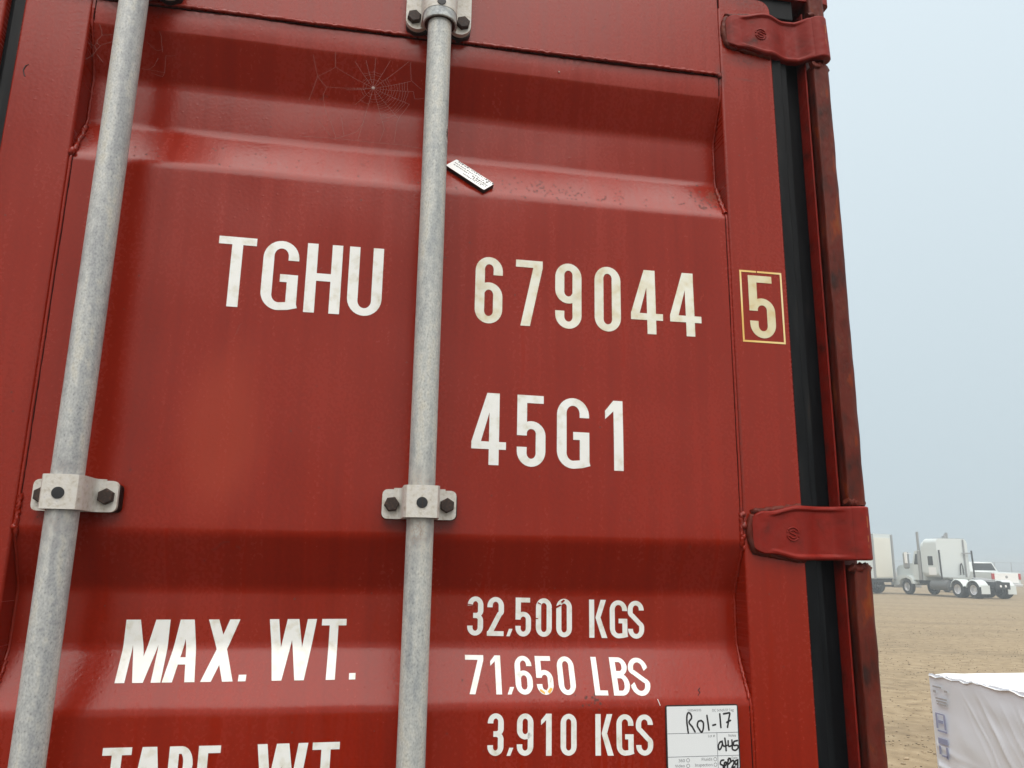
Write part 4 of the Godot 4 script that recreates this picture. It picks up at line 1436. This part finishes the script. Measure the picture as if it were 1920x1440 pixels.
	for s in [-1.0, 1.0]:
		b = mb()
		b.extrude(PackedVector2Array([Vector2(4.95, 0.75), Vector2(5.15, 1.15), Vector2(5.6, 1.32), Vector2(6.3, 1.3), Vector2(7.0, 1.1), Vector2(7.1, 0.6), Vector2(6.45, 0.62), Vector2(6.25, 1.0), Vector2(5.7, 1.15), Vector2(5.25, 1.0), Vector2(5.12, 0.72)]), Vector3(s * 0.98 - 0.26, 0, -0.5), Vector3.FORWARD, Vector3.UP, Vector3.RIGHT * 0.52)
		put("fender", b, M.truck, t)
		b = mb()
		b.lathe(PackedVector2Array([Vector2(0.0, 1.15), Vector2(0.15, 1.13), Vector2(0.2, 1.0), Vector2(0.2, 0.1), Vector2(0.12, 0.0)]), Vector3(s * 1.22, 1.75, -6.0), Vector3.UP, 18)
		put("air_cleaner", b, M.grey, t)
		b = mb()
		b.lathe(PackedVector2Array([Vector2(0.13, 1.0), Vector2(0.13, 2.95), Vector2(0.085, 3.0), Vector2(0.085, 4.25), Vector2(0.0, 4.25)]), Vector3(s * 1.16, 0, -4.72), Vector3.UP, 16)
		put("exhaust_stack", b, M.stack, t)
	# poles, cross bar and hoses on the sleeper's back
	for s in [-1.18, 1.32]:
		b = mb()
		b.tube(PackedVector3Array([Vector3(s, 1.1, -2.72), Vector3(s, 3.0, -2.76)]), 0.055, 8)
		put("back_pole", b, M.frame, t)
	b = mb()
	b.box(Vector3(0.98, 2.82, -2.8), Vector3(0.75, 0.07, 0.05), 0.0, 0)
	b.tube(PackedVector3Array([Vector3(0.86, 1.25, -2.88), Vector3(0.86, 3.72, -2.9)]), 0.05, 6)
	put("cross_bar", b, M.grey, t)
	b = mb()
	var loop := PackedVector3Array()
	for k in 13:
		var a := PI * k / 12.0
		loop.append(Vector3(0.5 + cos(a) * 0.12, 1.4 + sin(a) * 0.75, -2.84))
	b.tube(loop, 0.035, 6)
	put("air_hose", b, M.frame, t)
	b = mb()
	b.box(Vector3(0, 0.62, -7.8), Vector3(2.3, 0.4, 0.2), 0.05, 0)
	put("bumper", b, M.chrome, t)

func pickup() -> void:
	var t := thing("pickup_truck", "white four-door pickup seen past the tractor truck's rear fenders", "pickup", Vector3(45.7, GY, -49.8), deg_to_rad(-4.0))
	t.scale = Vector3.ONE * 1.1
	var b := mb()   # origin: middle of the tailgate; forward is -z
	b.extrude(PackedVector2Array([Vector2(0.0, 0.72), Vector2(0.0, 1.42), Vector2(1.95, 1.46), Vector2(4.0, 1.46), Vector2(5.7, 1.38), Vector2(5.9, 1.1), Vector2(5.9, 0.6), Vector2(5.3, 0.55), Vector2(0.5, 0.6)]), Vector3(-1.0, 0, 0), Vector3.FORWARD, Vector3.UP, Vector3.RIGHT * 2.0)
	put("body", b, M.truck, t)
	b = mb()
	b.net([PackedVector3Array([Vector3(-0.98, 1.46, -1.95), Vector3(0.98, 1.46, -1.95), Vector3(0.98, 1.46, -4.3), Vector3(-0.98, 1.46, -4.3)]), PackedVector3Array([Vector3(-0.78, 2.1, -2.25), Vector3(0.78, 2.1, -2.25), Vector3(0.78, 2.1, -3.6), Vector3(-0.78, 2.1, -3.6)])], Vector3.ZERO, true)
	b.flat(Vector3(-0.78, 2.1, -2.25), Vector3(0.78, 2.1, -2.25), Vector3(0.78, 2.13, -3.6), Vector3(-0.78, 2.13, -3.6), Vector3.UP)
	put("cab", b, M.truck, t)
	b = mb()
	b.flat(Vector3(-0.84, 1.55, -1.985), Vector3(0.84, 1.55, -1.985), Vector3(0.72, 2.02, -2.195), Vector3(-0.72, 2.02, -2.195), Vector3.BACK)
	put("rear_window", b, M.glass, t)
	for s in [-1.0, 1.0]:
		b = mb()
		b.flat(Vector3(s * 0.975, 1.56, -2.2), Vector3(s * 0.975, 1.56, -4.0), Vector3(s * 0.815, 2.03, -3.55), Vector3(s * 0.815, 2.03, -2.4), Vector3(s, 0, 0))
		put("side_window", b, M.glass, t)
		b = mb()
		b.box(Vector3(s * 0.93, 1.18, 0.0), Vector3(0.16, 0.36, 0.12), 0.02)
		put("tail_light", b, M.red, t)
		for z in [-1.2, -4.9]:
			wheel("wheel", t, Vector3(s * 0.86, 0.4, z), 0.4, 0.28, s)
	b = mb()
	b.box(Vector3(0, 1.08, 0.02), Vector3(1.66, 0.6, 0.05), 0.02)
	put("tailgate", b, M.cap, t)
	b = mb()
	b.lathe(PackedVector2Array([Vector2(0.0, 0.02), Vector2(0.09, 0.01), Vector2(0.1, 0.0)]), Vector3(0, 1.15, 0.046), Vector3.BACK, 6)
	put("emblem", b, M.grey, t)
	b = mb()
	b.box(Vector3(0, 0.62, 0.12), Vector3(1.9, 0.2, 0.16), 0.04, 0)
	put("bumper", b, M.chrome, t)

func box_trailer() -> void:
	var t := thing("box_trailer", "pale box trailer with a cream rear door, standing left of the tractor truck", "trailer", Vector3(37.65, GY, -51.0), deg_to_rad(24.0))
	var b := mb()   # origin: right rear corner at ground; forward -z, the body lies to -x
	b.box(Vector3(-1.28, 2.6, -5.0), Vector3(2.55, 3.1, 10.0), 0.03, 2)
	put("body", b, M.truck, t)
	b = mb()
	b.box(Vector3(-1.28, 2.5, 0.02), Vector3(2.05, 2.75, 0.05), 0.0, 1)
	put("rear_door", b, M.panel, t)
	for s in [-2.5, -0.06]:
		b = mb()
		b.box(Vector3(s, 2.58, 0.05), Vector3(0.14, 3.1, 0.1), 0.01)
		put("door_post", b, M.grey, t)
	b = mb()
	b.box(Vector3(-1.28, 0.92, -5.0), Vector3(2.3, 0.26, 9.8), 0.0, 2)
	b.box(Vector3(-1.28, 0.55, 0.0), Vector3(2.0, 0.14, 0.1), 0.0, 0)
	put("chassis", b, M.frame, t)
	for z in [-1.2, -2.5]:
		for s in [-2.2, -0.36]:
			wheel("wheel", t, Vector3(s, 0.5, z), 0.5, 0.56, 1.0 if s > -1.0 else -1.0)
	b = mb()
	b.box(Vector3(0.16, 2.75, -0.5), Vector3(0.16, 2.7, 0.3), 0.02)
	put("corner_duct", b, M.frame, t)

func fence() -> void:
	var t := thing("chain_link_fence", "far chain-link fence with thin posts behind the vehicles", "fence", Vector3(120, GY, -118))
	for k in 46:
		var b := mb()
		b.lathe(PackedVector2Array([Vector2(0.05, 0.0), Vector2(0.05, 2.9), Vector2(0.0, 2.92)]), Vector3(-70 + k * 3.2, 0, 0), Vector3.UP, 6)
		put("post", b, M.grey, t)
	for y in [0.15, 1.5, 2.85]:
		var b := mb()
		b.box(Vector3(2, y, 0), Vector3(147, 0.04, 0.04), 0.0, 0)
		put("rail", b, M.grey, t)
	var b := mb()
	for k in 620:
		b.flat(Vector3(-70 + k * 0.235, 0.1, 0.03), Vector3(-69.99 + k * 0.235, 0.1, 0.03), Vector3(-69.79 + k * 0.235, 2.85, 0.03), Vector3(-69.8 + k * 0.235, 2.85, 0.03), Vector3.BACK)
	var w := put("wire_mesh", b, M.grey, t)
	w.set_meta("kind", "stuff")

func wrapped_stack() -> void:
	var t := thing("wrapped_stack", "tall stack of goods wrapped in white plastic, standing on the gravel", "wrapped stack", Vector3(4.72, GY, -4.60))
	# the left face (towards -x) runs from its far corner at z = 0 to z = 2.5; 1.05 m high above the ground
	var H := 1.05
	var L := 2.5
	var W := 1.25
	var b := mb()
	var rows := []
	var f := noise(1.0, 2, 71)
	for j in 71:
		var row := PackedVector3Array()
		var y := 0.1 + (H - 0.1) * j / 70.0
		for i in 201:
			var z := L * pow(i / 200.0, 1.6)
			var d := 0.0
			# diagonal pulls running down and towards us from the top edge
			for q in [[0.22, 0.010, 0.6], [0.30, 0.018, 0.9], [0.345, 0.008, 0.7], [0.42, 0.026, 1.0], [0.455, 0.010, 0.7], [0.53, 0.012, 0.6], [0.62, 0.016, 0.8], [0.70, 0.012, 0.7], [0.78, 0.028, 0.9], [0.84, 0.012, 0.6], [0.95, 0.016, 0.7], [1.05, 0.022, 0.8], [1.3, 0.025, 0.7], [1.7, 0.025, 0.7]]:
				var s: float = z - q[0] - (H - y) * 0.62 + f.get_noise_2d(y * 2.0, q[0] * 9.0) * 0.03
				d += q[1] * 0.36 * exp(-absf(s) / (0.004 + q[1] * 0.45)) * smoothstep(0.02, 0.25, H - y) * q[2]
			# horizontal crumples near the far corner
			for q in [[0.56, 0.012], [0.42, 0.02], [0.34, 0.022], [0.24, 0.02], [0.16, 0.02]]:
				d += q[1] * exp(-pow((y - q[0] + z * 0.22 + f.get_noise_1d(z * 3.0) * 0.03) / 0.022, 2.0)) * exp(-z / 0.22)
			d += f.get_noise_2d(z * 2.2 + y * 1.2, y * 2.6) * 0.007
			d *= smoothstep(0.0, 0.04, z)
			row.append(Vector3(-d, y + (0.008 * f.get_noise_1d(z * 14.0) if j == 70 else 0.0), z))
		rows.append(row)
	b.net(rows, Vector3.LEFT)
	var skin := put("side_wrap", b, M.wrap, t)
	b = mb()
	rows = []
	for j in 9:
		var row := PackedVector3Array()
		for i in 61:
			var z := L * i / 60.0
			row.append(Vector3(-0.012 + W * j / 8.0, H - 0.004 + f.get_noise_2d(z * 4.0, j * 0.7) * 0.006 - (0.02 * (0.5 + f.get_noise_1d(z * 7.0)) if j == 0 else 0.0), z))
		rows.append(row)
	b.net(rows, Vector3.UP)
	put("top_sheet", b, M.cap, t)
	b = mb()
	b.box(Vector3(W / 2, 0.56, L / 2), Vector3(W - 0.03, 0.93, L - 0.006), 0.01)
	put("goods", b, M.cap, t)
	b = mb()
	for z in [0.2, L / 2, L - 0.2]:
		b.box(Vector3(W / 2, 0.05, z), Vector3(W, 0.1, 0.1), 0.0, 0)
	put("bearer", b, M.wood, t)
	# faint print down the wrap beside the far corner: small grey lines, then blue blocks
	b = mb()
	for q in [[0.05, 0.965, 0.09, 0.012], [0.17, 0.945, 0.035, 0.014], [0.05, 0.93, 0.03, 0.018], [0.07, 0.885, 0.12, 0.012], [0.075, 0.865, 0.11, 0.012], [0.08, 0.845, 0.10, 0.010]]:
		b.box(Vector3(-0.016, q[1], q[0] + q[2] / 2), Vector3(0.002, q[3], q[2]), 0.0, 0)
	put("grey_print", b, M.faint, skin)
	b = mb()
	for q in [[0.05, 0.775, 0.10, 0.008], [0.05, 0.72, 0.018, 0.1], [0.135, 0.72, 0.018, 0.1], [0.075, 0.72, 0.05, 0.022], [0.06, 0.655, 0.10, 0.012], [0.055, 0.585, 0.10, 0.04], [0.055, 0.52, 0.018, 0.06], [0.13, 0.51, 0.02, 0.08], [0.08, 0.485, 0.06, 0.012]]:
		b.box(Vector3(-0.016, q[1], q[0] + q[2] / 2), Vector3(0.002, q[3], q[2]), 0.0, 0)
	put("blue_print", b, M.blue, skin)

func yard() -> void:
	var b := mb()
	var f := noise(0.05, 3, 81)
	var rows := []
	for j in 91:
		var row := PackedVector3Array()
		for i in 121:
			# finer near the container, coarse to the horizon
			var sx := (i - 60) / 60.0
			var sz := (j - 45) / 45.0
			var x := 3.0 + sx * 40.0 + pow(sx, 5.0) * 760.0
			var z := -12.0 + sz * 40.0 + pow(sz, 5.0) * 760.0
			row.append(Vector3(x, GY - 0.012 + f.get_noise_2d(x * 4.0, z * 4.0) * 0.012, z))
		rows.append(row)
	b.net(rows, Vector3.UP)
	var o := put("ground", b, M.ground)
	var m: ArrayMesh = o.mesh
	# the second set of coordinates, for the broad tyre-worn patches
	var a := m.surface_get_arrays(0)
	var uv2 := PackedVector2Array()
	for p in a[Mesh.ARRAY_VERTEX]:
		uv2.append(Vector2(p.x * 0.012 + p.z * 0.02, p.z * 0.05 - p.x * 0.03))
	a[Mesh.ARRAY_TEX_UV2] = uv2
	var nm := ArrayMesh.new()
	nm.add_surface_from_arrays(Mesh.PRIMITIVE_TRIANGLES, a)
	o.mesh = nm
	o.set_meta("kind", "structure")
	# unseen dark ground added in front of the container, to cut bounced light
	b = mb()
	rows = []
	for j in 31:
		var row := PackedVector3Array()
		for i in 41:
			var e := Vector2(i / 20.0 - 1.0, j / 15.0 - 1.0)
			var x := -3.5 + e.x * 12.0 + f.get_noise_2d(j * 9.0, i * 3.0) * 0.8
			var z := 6.2 + e.y * 5.8 + f.get_noise_2d(i * 9.0, 50.0 + j) * 0.5
			row.append(Vector3(x, GY + 0.006, z))
		rows.append(row)
	b.net(rows, Vector3.UP)
	put("added_dark_ground", b, M.added_dark_ground).set_meta("kind", "structure")
	# loose stones and clods
	var mm := MultiMesh.new()
	mm.transform_format = MultiMesh.TRANSFORM_3D
	var s := SphereMesh.new()
	s.radius = 0.5
	s.height = 0.7
	s.radial_segments = 7
	s.rings = 4
	s.material = M.stone
	mm.use_colors = true
	mm.mesh = s
	mm.instance_count = 22000
	for k in 22000:
		var d := 2.0 + 38.0 * pow(rng.randf(), 1.6)
		var ang := deg_to_rad(rng.randf_range(8.0, 62.0))
		var size := rng.randf_range(0.006, 0.026) * (1.0 if rng.randf() < 0.96 else 2.2)
		var bs := Basis.from_euler(Vector3(rng.randf() * 0.6, rng.randf() * TAU, rng.randf() * 0.6)).scaled(Vector3(size * rng.randf_range(0.8, 1.6), size * rng.randf_range(0.5, 0.9), size))
		var tone := rng.randf_range(0.45, 1.25)
		mm.set_instance_color(k, Color(0.30 * tone, 0.235 * tone, 0.155 * tone))
		mm.set_instance_transform(k, Transform3D(bs, Vector3(0.5 + sin(ang) * d, GY - 0.006, 1.0 - cos(ang) * d)))
	var mi := MultiMeshInstance3D.new()
	mi.name = "gravel"
	mi.multimesh = mm
	mi.set_meta("kind", "stuff")
	tag(mi, "loose tan gravel and clods scattered over the yard", "gravel")
	add_child(mi)

# ---------------------------------------------------------------- all together
func _ready() -> void:
	rng.seed = 20
	wob = noise(0.35, 3, 7)
	dent = noise(0.035, 2, 8)
	var cam := Camera3D.new()
	cam.name = "camera"
	cam.position = Vector3(0.4567, 1.6666, 1.0686)
	cam.rotation = Vector3(deg_to_rad(12.793), deg_to_rad(-9.946), deg_to_rad(0.826))
	cam.fov = 52.27
	cam.near = 0.05
	cam.far = 3000.0
	add_child(cam)
	cam.current = true
	var sky_mat := ProceduralSkyMaterial.new()
	sky_mat.sky_top_color = Color(0.93, 0.985, 1.02)
	sky_mat.sky_horizon_color = Color(0.755, 0.815, 0.845)
	sky_mat.sky_curve = 0.6
	sky_mat.sky_energy_multiplier = 0.685
	sky_mat.ground_bottom_color = Color(0.45, 0.40, 0.33)
	sky_mat.ground_horizon_color = Color(0.70, 0.70, 0.68)
	sky_mat.sun_angle_max = 0.0
	var sky := Sky.new()
	sky.sky_material = sky_mat
	var env := Environment.new()
	env.background_mode = Environment.BG_SKY
	env.sky = sky
	env.ambient_light_source = Environment.AMBIENT_SOURCE_SKY
	env.tonemap_mode = Environment.TONE_MAPPER_LINEAR
	env.tonemap_exposure = 2.42
	env.sdfgi_enabled = true
	env.ssao_enabled = true
	env.ssil_enabled = true
	env.fog_enabled = true
	env.fog_mode = Environment.FOG_MODE_EXPONENTIAL
	env.fog_density = 0.0047
	env.fog_light_color = Color(0.86, 0.90, 0.92)
	var we := WorldEnvironment.new()
	we.name = "environment"
	we.environment = env
	add_child(we)
	var sun := DirectionalLight3D.new()
	sun.name = "sun"
	sun.light_energy = 0.43
	sun.light_color = Color(1.0, 0.985, 0.965)
	sun.light_angular_distance = 66.0
	sun.shadow_enabled = true
	add_child(sun)
	sun.look_at_from_position(Vector3(-0.5, 5.2, 2.65), Vector3.ZERO)
	make_materials()
	yard()
	container()
	lot_tag()
	small_plate()
	webs()
	wrapped_stack()
	tractor()
	box_trailer()
	pickup()
	fence()
